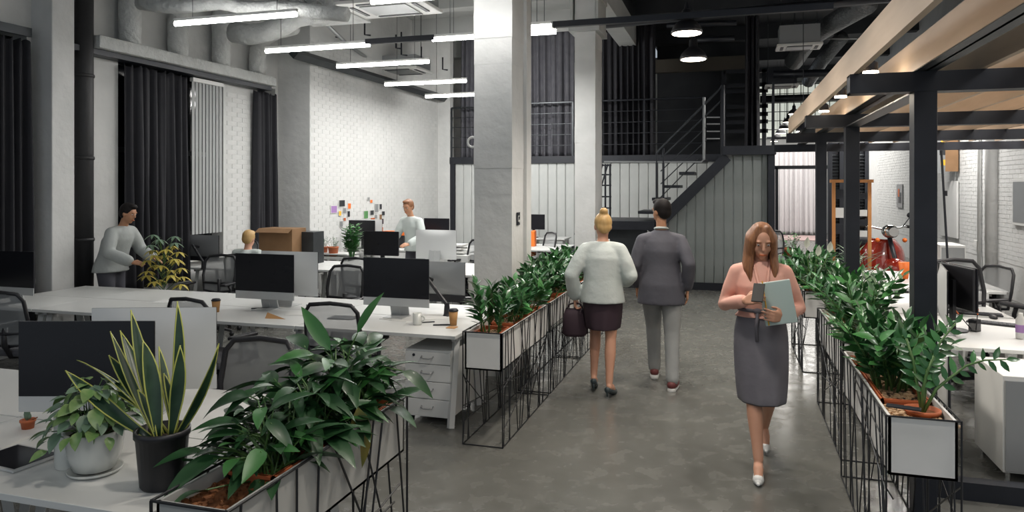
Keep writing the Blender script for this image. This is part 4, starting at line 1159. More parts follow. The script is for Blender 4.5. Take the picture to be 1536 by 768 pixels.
# ---- the red scooter
sx_, sy_ = xat(1322, 13.0), 13.0
s = thing('motor_scooter', 'shiny red vintage motor scooter facing the aisle beside the timber stand', 'scooter', (sx_, sy_, 0), .22)
s.scale = (1.22, 1.22, 1.22)
MB().grid(lambda a, q: ((a-.5)*2*(.22+.05*math.sin(q*PI))*(1 if q < .8 else (1-(q-.8)*1.5)), -.30+.16*(2*a-1)**2+.12*q, .28+.60*q), 14, 12).build('leg_shield', M['red'], s, smooth=True, solid=.02)
MB().ball((0, -.40, .50), (.13, .22, .16), 16, 10).build('front_fender', M['red'], s, smooth=True)
MB().tube([(0, -.44+.22*math.cos(a*PI/10), .24+.22*math.sin(a*PI/10)) for a in range(20)], .05, 8, closed=True).build('wheel', M['rubber'], s, smooth=True)
MB().tube([(0, .75+.22*math.cos(a*PI/10), .24+.22*math.sin(a*PI/10)) for a in range(20)], .05, 8, closed=True).build('wheel', M['rubber'], s, smooth=True)
MB().tube([(0, -.44, .24), (.03, -.36, .6), (0, -.22, .95)], .03, 8).build('fork', M['black'], s, smooth=True)
MB().ball((0, -.26, .99), (.10, .11, .09), 14, 10).build('headlight_housing', M['chrome'], s, smooth=True)
MB().lathe([(.075, 0), (.06, .02)], 16).build('headlight', M['bulb'] if False else M['chrome'], s).matrix_local = Matrix.Translation((0, -.35, .99)) @ Matrix.Rotation(PI/2, 4, 'X')
hb = MB().tube([(-.36, -.10, 1.04), (-.22, -.16, 1.05), (0, -.2, 1.0), (.22, -.16, 1.05), (.36, -.10, 1.04)], .014, 8).build('handlebar', M['chrome'], s, smooth=True)
for sx in (-1, 1):
    MB().rod((sx*.36, -.10, 1.04), (sx*.26, -.14, 1.05), .02, 8).build('grip', M['rubber'], hb)
    MB().rod((sx*.2, -.17, 1.05), (sx*.28, -.2, 1.18), .006).ball((sx*.29, -.2, 1.20), (.055, .012, .04), 12, 8).build('mirror', M['black'], s, smooth=True)
    MB().ball((sx*.17, -.29, .88), (.03, .03, .03), 10, 6).build('indicator', M['orange'], s, smooth=True)
MB().ball((0, .55, .52), (.22, .42, .22), 16, 10).build('body_shell', M['red'], s, smooth=True)
MB().ball((0, .45, .80), (.14, .38, .07), 14, 8).build('saddle', M['black'], s, smooth=True)
MB().box(-.15, .15, -.2, .35, .24, .28).build('footboard', M['black'], s)
MB().rod((-.1, .35, .3), (-.16, .3, 0), .015).rod((.1, .35, .3), (.16, .3, 0), .015).build('centre_stand', M['black'], s)
# ================================================================== PLANTERS AND PLANTS
PH, BH = .84, .28
def planter(label, x0, x1, y0, y1, seed, mend='whitepanel', rr=.0048, n=15, sl=.28):
    t = thing('planter', label, 'planter', ((x0+x1)/2, (y0+y1)/2, 0))
    hx, hy = (x1-x0)/2, (y1-y0)/2; r = random.Random(seed); e = .010
    zb = PH-BH
    a, b = hx-.012, hy-.012
    for nm, m in (('side_panel', MB().box(-a, -a+.012, -b, b, zb, PH-.004)), ('side_panel', MB().box(a-.012, a, -b, b, zb, PH-.004)),
                  ('end_panel', MB().box(-a, a, -b, -b+.012, zb, PH-.004)), ('end_panel', MB().box(-a, a, b-.012, b, zb, PH-.004)),
                  ('bottom_panel', MB().box(-a, a, -b, b, zb, zb+.012))): m.build(nm, M[mend], t)
    co = [(-hx, -hy), (hx, -hy), (hx, hy), (-hx, hy)]
    for x, y in co: MB().rod((x, y, 0), (x, y, PH), rr, 6).build('upright_rod', M['blackrod'], t)
    for z in (rr, PH):
        for i in range(4): MB().rod((*co[i], z), (*co[(i+1) % 4], z), rr, 6).build('edge_rod', M['blackrod'], t)
    for sx in (-hx, hx):
        for k in range(n):
            ya = -hy+(k+.5)*2*hy/n+r.uniform(-.06, .06); yb = ya+r.uniform(-sl, sl)
            yb = max(-hy, min(hy, yb)); ya = max(-hy, min(hy, ya))
            MB().rod((sx, ya, PH), (sx, yb, rr), rr*.85, 5).build('slanted_rod', M['blackrod'], t)
        for k in range(3):
            MB().rod((sx, -hy, r.uniform(.1, .7)), (sx, hy*r.uniform(-.4, 1), r.uniform(.05, PH)), rr*.85, 5).build('slanted_rod', M['blackrod'], t)
    for sy in (-hy, hy):
        for k in range(3 if sy > 0 else 0):
            MB().rod((r.uniform(-hx, hx), sy, zb), (r.uniform(-hx, hx), sy, rr), rr*.85, 5).build('slanted_rod', M['blackrod'], t)
        MB().rod((-hx, sy, zb-.12*r.random()), (hx*.0-hx+.03, sy, .45), rr*.8, 5).build('slanted_rod', M['blackrod'], t)
    g = MB()
    for k in range(900):
        q = .007+.008*r.random()
        g.cbox((r.uniform(-a+.02, a-.02), r.uniform(-b+.02, b-.02), PH-.052+r.uniform(-.006, .008)), (q*1.6, q*1.2, q), r.uniform(0, 3))
    g.box(-a+.012, a-.012, -b+.012, b-.012, PH-.07, PH-.054)
    g.build('pebbles', M['pebble'] if mend != 'greypanel' else M['bark'], t, kind='stuff')
    return t
PXL, PXR = (-1.905, -1.595), (.705, 1.018)
P1 = planter('near planter box overflowing with peace lilies beside the near desk', *PXL, 2.01, 3.40, 11, 'greypanel', .006, 9, .5)
M1 = planter('white planter box in black wire frame at the end of the middle desk row', *PXL, 5.03, 6.43, 12)
M2 = planter('second white planter behind the one at the end of the middle desk row', *PXL, 6.50, 7.90, 13)
M3 = planter('third white planter along the left of the aisle beyond the big column', *PXL, 7.97, 9.37, 14)
R1 = planter('nearest white planter on the right with the round terracotta pot', *PXR, 3.76, 5.19, 15)
R2 = planter('second white planter on the right beside the aisle', .745, 1.07, 5.50, 6.92, 16)
R3 = planter('farthest white planter on the right beside the pink end of the hall', .72, 1.055, 8.0, 9.4, 17)

def leaf_mesh(name, L, W, m, nseg=4, droop=.25, fold=.15, tip=1.0, base=.12):
    vs, fs = [], []
    for i in range(nseg+1):
        t = i/nseg
        w = W*.5*(math.sin(PI*min(1, t**.8))**.8 if 0 < t < 1 else 0)+(.0008 if t in (0, 1) else 0)
        z = -droop*L*t*t
        vs += [(L*t, -w, z+fold*w), (L*t, 0, z), (L*t, w, z+fold*w)]
    for i in range(nseg):
        a = i*3
        fs += [(a, a+3, a+4, a+1), (a+1, a+4, a+5, a+2)]
    me = bpy.data.meshes.new(name); me.from_pydata(vs, [], fs); me.materials.append(M[m])
    me.polygons.foreach_set('use_smooth', [True]*len(me.polygons)); me.update(); return me
def frame(p, d, up, roll=0):
    x = Vector(d).normalized(); u = Vector(up); y = u.cross(x)
    if y.length < 1e-4: y = Vector((0, 1, 0))
    y.normalize(); z = x.cross(y)
    m = Matrix((x, y, z)).transposed()
    if roll: m = m @ Matrix.Rotation(roll, 3, 'X')
    return Matrix.Translation(p) @ m.to_4x4()
LM = {}
def lm(key, *a, **k):
    if key not in LM: LM[key] = leaf_mesh('leaf', *a, **k)
    return LM[key]
for i in range(4):
    lm(('zz', i), .085+.008*i, .036+.003*i, 'leafzz' if i < 3 else 'leafzz2', 3, .15, .2)
    lm(('zzb', i), .070+.008*i, .032+.003*i, 'leafzz' if i < 2 else 'leafzz2', 3, .15, .2)
def put_leaf(parent, me, mtx, sc_, name='leaf', joined=None):
    if joined is not None:
        joined.add([mtx @ (v.co*sc_) for v in me.vertices], [tuple(p.vertices) for p in me.polygons])
        return None
    o = bpy.data.objects.new(name, me); C.objects.link(o); o.parent = parent
    o.matrix_local = mtx @ Matrix.Scale(sc_, 4); return o
def zz_plant(root, stems, pot_z, spread, H, rnd, single=True, leaves=14, lean=(0, 0), r0=.06, cap=290):
    """arching stems with paired glossy leaflets"""
    joined = None if single else MB(); count = 0
    sj = MB()
    for k in range(stems):
        a = 2*PI*k/stems+rnd.uniform(-.3, .3); out = rnd.uniform(.25, 1)*spread; h = H*rnd.uniform(.65, 1.0)
        b = Vector((math.cos(a)*r0*rnd.random(), math.sin(a)*r0*rnd.random(), pot_z))
        tip = b+Vector((math.cos(a)*out+lean[0], math.sin(a)*out+lean[1], h))
        mid = b.lerp(tip, .5)+Vector((-math.cos(a)*out*.22, -math.sin(a)*out*.22, h*.10))
        def bz(t): return b*(1-t)**2+mid*2*t*(1-t)+tip*t*t
        pts = [bz(i/6) for i in range(7)]
        rad = [.008-.0009*i for i in range(7)]
        if single: MB().tube(pts, rad, 5).build('stem', M['stem'], root, smooth=True)
        else: sj.tube(pts, rad, 4)
        n = leaves
        for j in range(n):
            t = .22+.76*j/(n-1); p = bz(t); d = (bz(min(1, t+.03))-bz(t-.03)).normalized()
            side = d.cross(Vector((0, 0, 1)))
            if side.length < .1: side = Vector((math.cos(a+1.57), math.sin(a+1.57), 0))
            side.normalize(); side = (Matrix.Rotation(rnd.uniform(-.5, .5)+k, 3, d) @ side)
            s_ = side*(1 if j % 2 else -1)
            dd = (d*.75+s_*.9+Vector((0, 0, .15))).normalized()
            if j == n-1: dd = d
            count += 1
            me = LM[('zz', rnd.randrange(4))]
            js = joined
            if single and count > cap:
                joined2 = sj; js = sj
            put_leaf(root, me, frame(p, dd, d+Vector((0, 0, .3)), rnd.uniform(-.5, .5)), rnd.uniform(.85, 1.15)*(.85+.5*math.sin(t*PI)), 'leaf', js)
    if joined is not None: joined.build('foliage', M['leafzz'], root, smooth=True, kind='stuff')
    if sj.v: sj.build('stems', M['stem'] if not single else M['leafzz'], root, smooth=True, kind='stuff')
def trough(root, w, l, h=.10, z=-.115):
    t = .010
    m = MB()
    for q in ((-w/2, w/2, -l/2, -l/2+t), (-w/2, w/2, l/2-t, l/2), (-w/2, -w/2+t, -l/2, l/2), (w/2-t, w/2, -l/2, l/2)):
        m.box(*q, z, z+h)
    for q in ((-w/2-.008, w/2+.008, -l/2-.008, -l/2+.006), (-w/2-.008, w/2+.008, l/2-.006, l/2+.008), (-w/2-.008, -w/2+.006, -l/2-.008, l/2+.008), (w/2-.006, w/2+.008, -l/2-.008, l/2+.008)):
        m.box(*q, z+h-.012, z+h)
    m.build('pot', M['terra'], root)
    MB().box(-w/2+t, w/2-t, -l/2+t, l/2-t, z, z+h-.035).build('soil', M['soil'], root)
def zzt(label, x, y, w, l, stems, H, spread, seed, single=True, leaves=14, lean=(0, 0)):
    t = thing('potted_plant', label, 'potted plant', (x, y, PH-.0)); trough(t, w, l)
    zz_plant(t, stems, -.07, spread, H, random.Random(seed), single, leaves, lean, .10); return t
# right side
x1, x2 = .885, .918
zzt('big glossy zz plant in the long terracotta trough of the nearest right planter', x1-.02, 4.47, .22, .70, 25, .44, .27, 21, True, 12)
zzt('glossy zz plant in the far end of the nearest right planter', x1-.02, 4.98, .22, .24, 12, .40, .22, 22)
zzt('tall glossy zz plant at the near end of the second right planter', x2, 5.80, .20, .42, 16, .52, .32, 23)
zzt('dense zz plant in the middle of the second right planter', x2, 6.25, .20, .36, 15, .48, .34, 24)
zzt('leafy zz plant at the far end of the second right planter', x2, 6.70, .20, .34, 14, .46, .30, 25, True, 12)
zzt('leafy plant at the near end of the farthest right planter', .89, 8.3, .2, .45, 26, .38, .30, 26, False)
zzt('leafy plant at the far end of the farthest right planter', .89, 9.0, .2, .5, 26, .42, .32, 27, False)
# small round pot with the long branch reaching right
t = thing('potted_plant', 'small round terracotta pot with a branch arching to the right', 'potted plant', (.905, 3.97, PH-.05))
ZO = -.05
MB().lathe([(.055, ZO), (.075, .075+ZO), (.082, .075+ZO), (.082, .09+ZO), (.072, .09+ZO), (.068, .065+ZO)], 24).build('pot', M['terra'], t, smooth=True)
MB().lathe([(.069, .012), (.069, .020)], 20).build('soil', M['bark'], t)
rnd = random.Random(5)
def branch(root, pts, n, sc0, start=.3, mk='stem'):
    MB().tube(pts, [.009-.0012*i for i in range(len(pts))], 6).build('stem', M[mk], root, smooth=True)
    L = len(pts)-1
    def at(t): f = t*L; i = min(L-1, int(f)); return Vector(pts[i]).lerp(Vector(pts[i+1]), f-i), (Vector(pts[i+1])-Vector(pts[i])).normalized()
    for j in range(n):
        t_ = start+(1-start)*j/(n-1); p, d = at(min(.999, t_))
        s_ = d.cross(Vector((.3, -1, .2))).normalized()*(1 if j % 2 else -1)
        dd = (d*.6+s_).normalized() if j < n-1 else d
        put_leaf(root, LM[('zz', rnd.randrange(4))], frame(p, dd, Vector((.2, -1, .4)), rnd.uniform(-.3, .3)), sc0*rnd.uniform(.8, 1.05)*(1-.25*t_))
branch(t, [(0, 0, .01), (.06, .0, .14), (.13, .02, .20), (.20, .04, .255), (.28, .05, .285), (.37, .05, .295)], 15, .95, .22)
branch(t, [(0, 0, .01), (.02, .02, .16), (.05, .05, .26), (.10, .08, .36), (.17, .1, .45)], 14, 1.05, .3)
branch(t, [(0, 0, .01), (-.02, .02, .16), (-.03, .04, .26), (-.06, .05, .37)], 12, 1.0, .3)
branch(t, [(0, 0, .01), (.0, -.01, .14), (.02, .0, .22), (.05, .0, .30)], 10, .9, .3)
# bigger stones at the near end
rs = random.Random(8)
for k in range(14):
    o = MB().ball((0, 0, 0), (rs.uniform(.010, .017), rs.uniform(.009, .014), rs.uniform(.007, .010)), 8, 5).build('stone', M['pebble'], smooth=True)
    o.location = (.99+rs.uniform(-.06, .035), 3.83+rs.uniform(-.02, .10), PH-.040); tag(o, 'tan stone at the near right corner of the nearest right planter', 'stone', 'tan stones in the nearest right planter')
px, py = ground(1362, 616, PH)
o = MB().cbox((0, 0, .006), (.15, .045, .010), 0).build('phone', M['black'], bevel=.003); o.location = (px-.015, py+.02, PH+.003); o.rotation_euler = (0, 0, -.25); tag(o, 'black phone lying on the corner rim of the nearest right planter', 'phone')
# left aisle planters
xm = -1.75
zzt('small zz plant in a square terracotta pot at the near end of the middle planter', xm, 5.25, .20, .26, 6, .42, .12, 31, True, 16)
zzt('zz plant in the second terracotta trough of the middle planter', xm, 5.75, .20, .46, 13, .36, .20, 32, True, 14)
zzt('zz plant at the far end of the middle planter', xm, 6.2, .20, .34, 9, .36, .18, 36, True, 14)
zzt('zz plant at the near end of the second left planter', xm, 6.85, .20, .5, 24, .42, .26, 33, False)
zzt('zz plant at the far end of the second left planter', xm, 7.5, .20, .5, 24, .42, .28, 34, False)
zzt('zz plant in the third left planter beyond the column', xm, 8.5, .20, .7, 26, .42, .3, 35, False)
# spiky plant and white flower heads among the right planters
t = thing('potted_plant', 'spiky grey-green dracaena rising behind the second right planter', 'potted plant', (1.20, 7.15+.7, 0))
MB().lathe([(.10, 0), (.13, .62), (.12, .62), (.115, .58)], 18).build('pot', M['blackplastic'], t, smooth=True)
MB().lathe([(.115, .57), (.115, .59)], 16).build('soil', M['soil'], t)
MB().rod((0, 0, .58), (0, .0, 1.15), .012).build('stem', M['stem'], t)
lm('spike', .30, .022, 'leafgrey', 5, .35, .3)
rnd = random.Random(9)
for k in range(60):
    a = k*2.4; el = rnd.uniform(-.1, 1.2); z = 1.0+.22*rnd.random()
    put_leaf(t, LM['spike'], frame(Vector((0, 0, z)), Vector((math.cos(a)*math.cos(el), math.sin(a)*math.cos(el), math.sin(el))), Vector((0, 0, 1))), rnd.uniform(.7, 1.1))

# ---- peace lilies in the near planter
for i in range(5):
    lm(('lily', i), .145+.018*i, .052+.007*i, 'leaflily', 6, .45, .35)
lm(('lilyf', 0), .18, .062, 'leaflily2', 6, .30, .3); lm(('lilyf', 1), .20, .055, 'leaflily2', 6, .15, .3)
lm('lilyy', .27, .095, 'leafyellow', 6, .15, .3)
def lily(label, x, y, n, seed, H=.34, S=.30, w=.20, l=.26, fresh=.15, extra=()):
    rnd = random.Random(seed)
    t = thing('peace_lily', label, 'potted plant', (x, y, PH))
    trough(t, w, l)
    sj = MB()
    for k in range(n):
        a = k*2.399+rnd.uniform(-.3, .3); e = (k+.5)/n; out = S*(.25+.75*e**.7)*rnd.uniform(.75, 1.05); h = H*(1.05-.85*e**1.5)*rnd.uniform(.6, 1.15)
        b = Vector((rnd.uniform(-.05, .05), rnd.uniform(-.06, .06), -.07))
        p = b+Vector((math.cos(a)*out-.05, math.sin(a)*out, h))
        if p.x > .11: p.x = .11+(p.x-.11)*.35
        mid = b+Vector((math.cos(a)*out*.35, math.sin(a)*out*.35, h*.75))
        MB().tube([b, b.lerp(mid, .6), mid.lerp(p, .5), p], [.005, .004, .0035, .003], 4).build('stem', M['stem'], t)
        d = Vector((math.cos(a)*(.55 if math.cos(a) > 0 else 1), math.sin(a), rnd.uniform(-.25, .9)*(1-.4*e)))
        key = ('lily', rnd.randrange(5)) if rnd.random() > fresh else ('lilyf', rnd.randrange(2))
        put_leaf(t, LM[key], frame(p-d.normalized()*.03, d, Vector((0, 0, 1)), rnd.uniform(-.5, .5)), rnd.uniform(.8, 1.1))
    for p, q, d, key, s_ in extra:
        MB().tube([Vector((0, 0, 0)), Vector(p)*.6+Vector((0, 0, .08)), p], [.005, .004, .003], 4).build('stem', M['stem'], t)
        put_leaf(t, LM[key], frame(Vector(p), Vector(d), Vector(q)), s_)
    return t
lx = -1.75
lily('peace lily nearest the lower edge in the near planter', lx, 2.47, 66, 41, .24, .25, extra=[((-.12, -.02, .14), (0, -.3, 1), (-1, -.3, -.3), ('lily', 4), 1.1), ((-.14, .05, .22), (0, -.5, 1), (-1, -.2, -.1), ('lily', 3), 1.2)])
lily('peace lily second from the lower edge in the near planter', lx, 2.72, 85, 42, .30, .23, fresh=.2)
lily('peace lily in the far half of the near planter', lx, 2.98, 95, 43, .35, .24, fresh=.22, extra=[((.02, -.1, .34), (0, -.7, .7), (-.6, 0, .75), ('lilyf', 1), 1.25), ((.10, 0, .40), (-.4, -.8, .3), (.4, .2, .9), ('lilyf', 1), 1.1)])
lily('peace lily at the far corner of the near planter over the drawers', lx, 3.23, 85, 44, .33, .22, fresh=.2, extra=[((.13, -.30, .08), (.6, -.6, .4), (.15, -.05, -1), 'lilyy', 1.05), ((.22, -.02, .18), (0, -.5, 1), (1, -.1, -.35), ('lily', 2), 1.0)])

# ---- snake plant
sx0, sy0 = ground(226, 737, DZ)
sx0 -= .0
t = thing('snake_plant', 'tall yellow-edged snake plant in a black pot at the desk edge', 'potted plant', (sx0, sy0+.06, DZ))
MB().lathe([(.075, 0), (.082, .01), (.098, .20), (.104, .20), (.104, .225), (.094, .225), (.090, .19)], 28).build('pot', M['blackplastic'], t, smooth=True)
MB().lathe([(.091, .185), (.091, .195)], 20).build('soil', M['soil'], t)
SZ = .19
def snake_leaf(base, tip, bow, W, tw=0):
    b, q = Vector(base), Vector(tip); mid = b.lerp(q, .5)+Vector(bow)
    camdir = (Vector((0, 0, HC))-(Vector(t.location)+mid)); camdir.z = 0
    vs, fs, mi = [], [], []; n = 10
    for i in range(n+1):
        s_ = i/n; p = b*(1-s_)**2+mid*2*s_*(1-s_)+q*s_*s_
        d = ((mid-b)*(1-s_)+(q-mid)*s_).normalized()
        wd = W*.40*((.45+.75*min(1, s_*2.2)) if s_ < .5 else 1.2*(1-((s_-.5)/.5)**2.4))+.001
        sd = d.cross(Vector((math.cos(tw+s_*.8), math.sin(tw+s_*.8), .15)))
        sd.normalize(); nn = sd.cross(d)
        e = max(.004, wd*.16)
        vs += [p-sd*wd+nn*wd*.35, p-sd*(wd-e)+nn*wd*.25, p, p+sd*(wd-e)+nn*wd*.25, p+sd*wd+nn*wd*.35]
    m = MB()
    for i in range(n):
        a = i*5
        for j in range(4):
            fs.append((a+j, a+j+1, a+j+6, a+j+5)); mi.append(1 if j in (0, 3) else 0)
    m.v = [tuple(v) for v in vs]; m.f = [list(f) for f in fs]; m.mi = mi
    m.build('leaf', [M['snake'], M['snakeedge']], t, smooth=True, solid=.003)
def sq(u, v, dy=0):
    """leaf tip seen at photo pixel, in the plant's own space"""
    Y = t.location.y+dy; X = xat(u, Y); return (X-t.location.x, dy, zat(X, Y, v)-t.location.z)
TW = -1.0
for u, v, dy, bx, by, bow, W, tw in (
    (196, 465, .02, -.02, .0, (-.01, 0, .02), .050, TW), (266, 452, .06, .03, .03, (.03, 0, .0), .045, TW-.3), (165, 497, .0, -.03, 0, (-.03, 0, .02), .042, TW+.5),
    (180, 496, .08, -.02, .02, (-.01, 0, .02), .05, TW), (214, 510, -.02, .0, -.02, (.02, 0, .02), .065, TW), (163, 533, .03, -.01, .03, (-.03, 0, .03), .05, TW),
    (270, 518, .0, .04, 0, (.02, 0, .01), .055, TW-.2), (328, 515, .02, .05, .02, (.02, 0, -.03), .050, TW+.4), (98, 556, -.04, -.04, -.02, (-.06, 0, .0), .060, TW+.3),
    (238, 520, .1, .02, .04, (.0, 0, .02), .036, TW), (115, 540, .06, -.03, .04, (-.0, 0, .07), .030, TW+.6), (245, 560, .04, .04, .03, (.0, 0, .06), .028, TW), (206, 585, -.03, .0, -.03, (0, 0, .05), .03, TW), (150, 585, .05, -.02, .05, (.0, 0, .08), .03, TW+.3)):
    snake_leaf((bx, by, SZ), sq(u, v, dy), bow, W, tw)
# ---- pothos in white pot on a saucer
wx, wy = ground(124, 716, DZ)
t = thing('potted_pothos', 'bushy pothos in a white pot on a saucer on the near desk', 'potted plant', (wx, wy+.06, DZ))
MB().lathe([(.075, 0), (.098, .006), (.106, .018), (.100, .018), (.09, .010)], 32).build('saucer', M['ceramic'], t, smooth=True)
MB().lathe([(.060, .012), (.078, .02), (.100, .08), (.112, .165), (.113, .178), (.104, .178), (.100, .15)], 36).build('pot', M['ceramic'], t, smooth=True)
MB().lathe([(.101, .145), (.101, .155)], 24).build('soil', M['soil'], t)
for i in range(4):
    lm(('po', i), .085+.008*i, .058+.006*i, 'leafpothos' if i % 2 else 'leafgrey', 5, .35, .25)
rnd = random.Random(12)
for k in range(120):
    a = k*2.4; e = (k+.5)/120; out = .03+.125*e**.8; h = .17+.21*(1-e**1.7)*rnd.uniform(.7, 1.1)
    if math.cos(a) < -.2: h -= .04*e; out *= 1.15
    p = Vector((math.cos(a)*out, math.sin(a)*out, h))
    if k % 2 == 0: MB().tube([(math.cos(a)*.03, math.sin(a)*.03, .15), (p.x*.6, p.y*.6, h*.95), p], .002, 4).build('stem', M['stem'], t)
    put_leaf(t, LM[('po', rnd.randrange(4))], frame(p, Vector((math.cos(a), math.sin(a), rnd.uniform(-.9, .3))), Vector((0, 0, 1)), rnd.uniform(-.4, .4)), rnd.uniform(.5, .85))
put_leaf(t, LM[('po', 3)], frame(Vector((.05, -.07, .27)), Vector((.0, -.3, -1)), Vector((0, -1, .2))), 1.35)
# white cylinder vase, cactus
cxv, cyv = ground(88, 706, DZ)
t = thing('white_vase', 'plain white cylinder vase left of the pothos pot', 'vase', (cxv, cyv+.06, DZ))
MB().lathe([(.060, 0), (.062, .004), (.064, .215), (.058, .215), (.056, .02)], 28).build('body', M['ceramic'], t, smooth=True)
MB().lathe([(.064, .214), (.061, .219), (.058, .214)], 28).build('rim', M['ceramic'], t, smooth=True)
kx, ky = ground(36, 648, DZ)
t = thing('potted_cactus', 'tiny cactus in a terracotta pot at the left edge of the near desk', 'potted plant', (kx, ky+.02, DZ))
MB().lathe([(.024, 0), (.031, .045), (.035, .045), (.035, .055), (.030, .055), (.028, .045)], 18).build('pot', M['terra'], t, smooth=True)
MB().ball((-.005, 0, .078), (.017, .012, .03), 12, 8).ball((.012, 0, .07), (.008, .007, .014), 8, 6).build('cactus', M['leafgrey'], t, smooth=True)
MB().tube([(.02, 0, .05), (.045, .0, .062), (.06, 0, .07)], .003, 5).build('twig', M['bark'], t)
# ---- yellow-green umbrella tree behind the middle row
ux, uy = xat(246, 7.0), 7.0
t = thing('umbrella_plant', 'yellowish umbrella plant standing behind the middle desk row', 'potted plant', (ux, uy, 0))
MB().lathe([(.11, 0), (.15, .34), (.16, .34), (.16, .37), (.14, .37)], 20).build('pot', M['ceramic'], t, smooth=True)
rnd = random.Random(19)
lm('umb', .13, .042, 'umbleaf', 3, .3, .2); lm('umb2', .12, .038, 'leafgrey', 3, .3, .2)
for k in range(26):
    a = k*2.4; h = .72+.58*k/25; out = .22*(1.1-.5*k/25)
    p = Vector((math.cos(a)*out, math.sin(a)*out*.8, h+.05))
    MB().tube([(0, 0, .34), (0, 0, h*.85), p], .005, 4).build('stem', M['stem'], t)
    for j in range(7):
        b = j*2*PI/7+k
        put_leaf(t, LM['umb2' if k > 19 else 'umb'], frame(p, Vector((math.cos(b), math.sin(b), -.25)), Vector((0, 0, 1))), rnd.uniform(.8, 1.1))
# white flower heads in the farthest right planter
t = thing('peace_lily', 'white flowering peace lily at the near end of the farthest right planter', 'potted plant', (.82, 8.08, PH))
trough(t, .12, .12)
rnd = random.Random(77)
for k in range(26):
    a = k*2.4; out = .05+.2*rnd.random(); h = .15+.22*rnd.random(); p = Vector((math.cos(a)*out, math.sin(a)*out, h))
    MB().rod((0, 0, 0), p, .003, 4).build('stem', M['stem'], t)
    put_leaf(t, LM[('lilyf', k % 2)], frame(p, Vector((math.cos(a), math.sin(a), .2)), Vector((0, 0, 1))), rnd.uniform(.5, .8))
lm('spathe', .12, .06, 'flower', 4, -.2, .5)
for dx, dz in ((-.06, .44), (.16, .40), (.05, .36)):
    p = Vector((dx, -.03, dz)); MB().rod((0, 0, 0), p, .003, 4).build('stem', M['stem'], t)
    put_leaf(t, LM['spathe'], frame(p, Vector((.1, 0, 1)), Vector((0, -1, 0))), 1.0, 'flower')
# ================================================================== PEOPLE
def Vx(*a): return Vector(a)
def hand(mb, wrist, f, thumb, palm, curl=.5, s=1.0, spread=.10):
    """palm, four unequal bent fingers and a side thumb; f = along the hand, palm = direction the palm faces"""
    f, th, n = Vector(f).normalized(), Vector(thumb).normalized(), Vector(palm).normalized()
    th = (th-f*th.dot(f)).normalized(); n = f.cross(th) * (1 if f.cross(th).dot(n) > 0 else -1)
    w = Vector(wrist)
    for k in range(4):
        o = (k-1.5)*.020*s
        mb.chain([w+f*.012*s-th*o*.6, w+f*.085*s-th*o], [.0145*s, .0125*s], 8)
    for k, (L, r) in enumerate(((.072, .0088), (.080, .009), (.074, .0086), (.058, .0078))):
        o = (k-1.5)*.0205*s; p = w+f*.088*s-th*o; a = 0
        pts = [p]; seg = (L*.45, L*.32, L*.26)
        for q, l in enumerate(seg):
            a += curl*(.75 if q == 0 else .9)
            d = f*math.cos(a)+n*math.sin(a)-th*spread*((k-1.5)*.5)*math.cos(a)
            pts.append(pts[-1]+d.normalized()*l*s)
        mb.chain(pts, [r*s, r*.95*s, r*.88*s, r*.78*s], 7)
    p0 = w+f*.022*s+th*.018*s; a = .75
    p1 = p0+(f*.55+th*.75+n*.15).normalized()*.038*s; p2 = p1+(f*.85+th*.25+n*(.2+curl*.4)).normalized()*.030*s; p3 = p2+(f*.9-th*.1+n*(.2+curl*.5)).normalized()*.024*s
    mb.chain([p0, p1, p2, p3], [.014*s, .0115*s, .0098*s, .0082*s], 8)

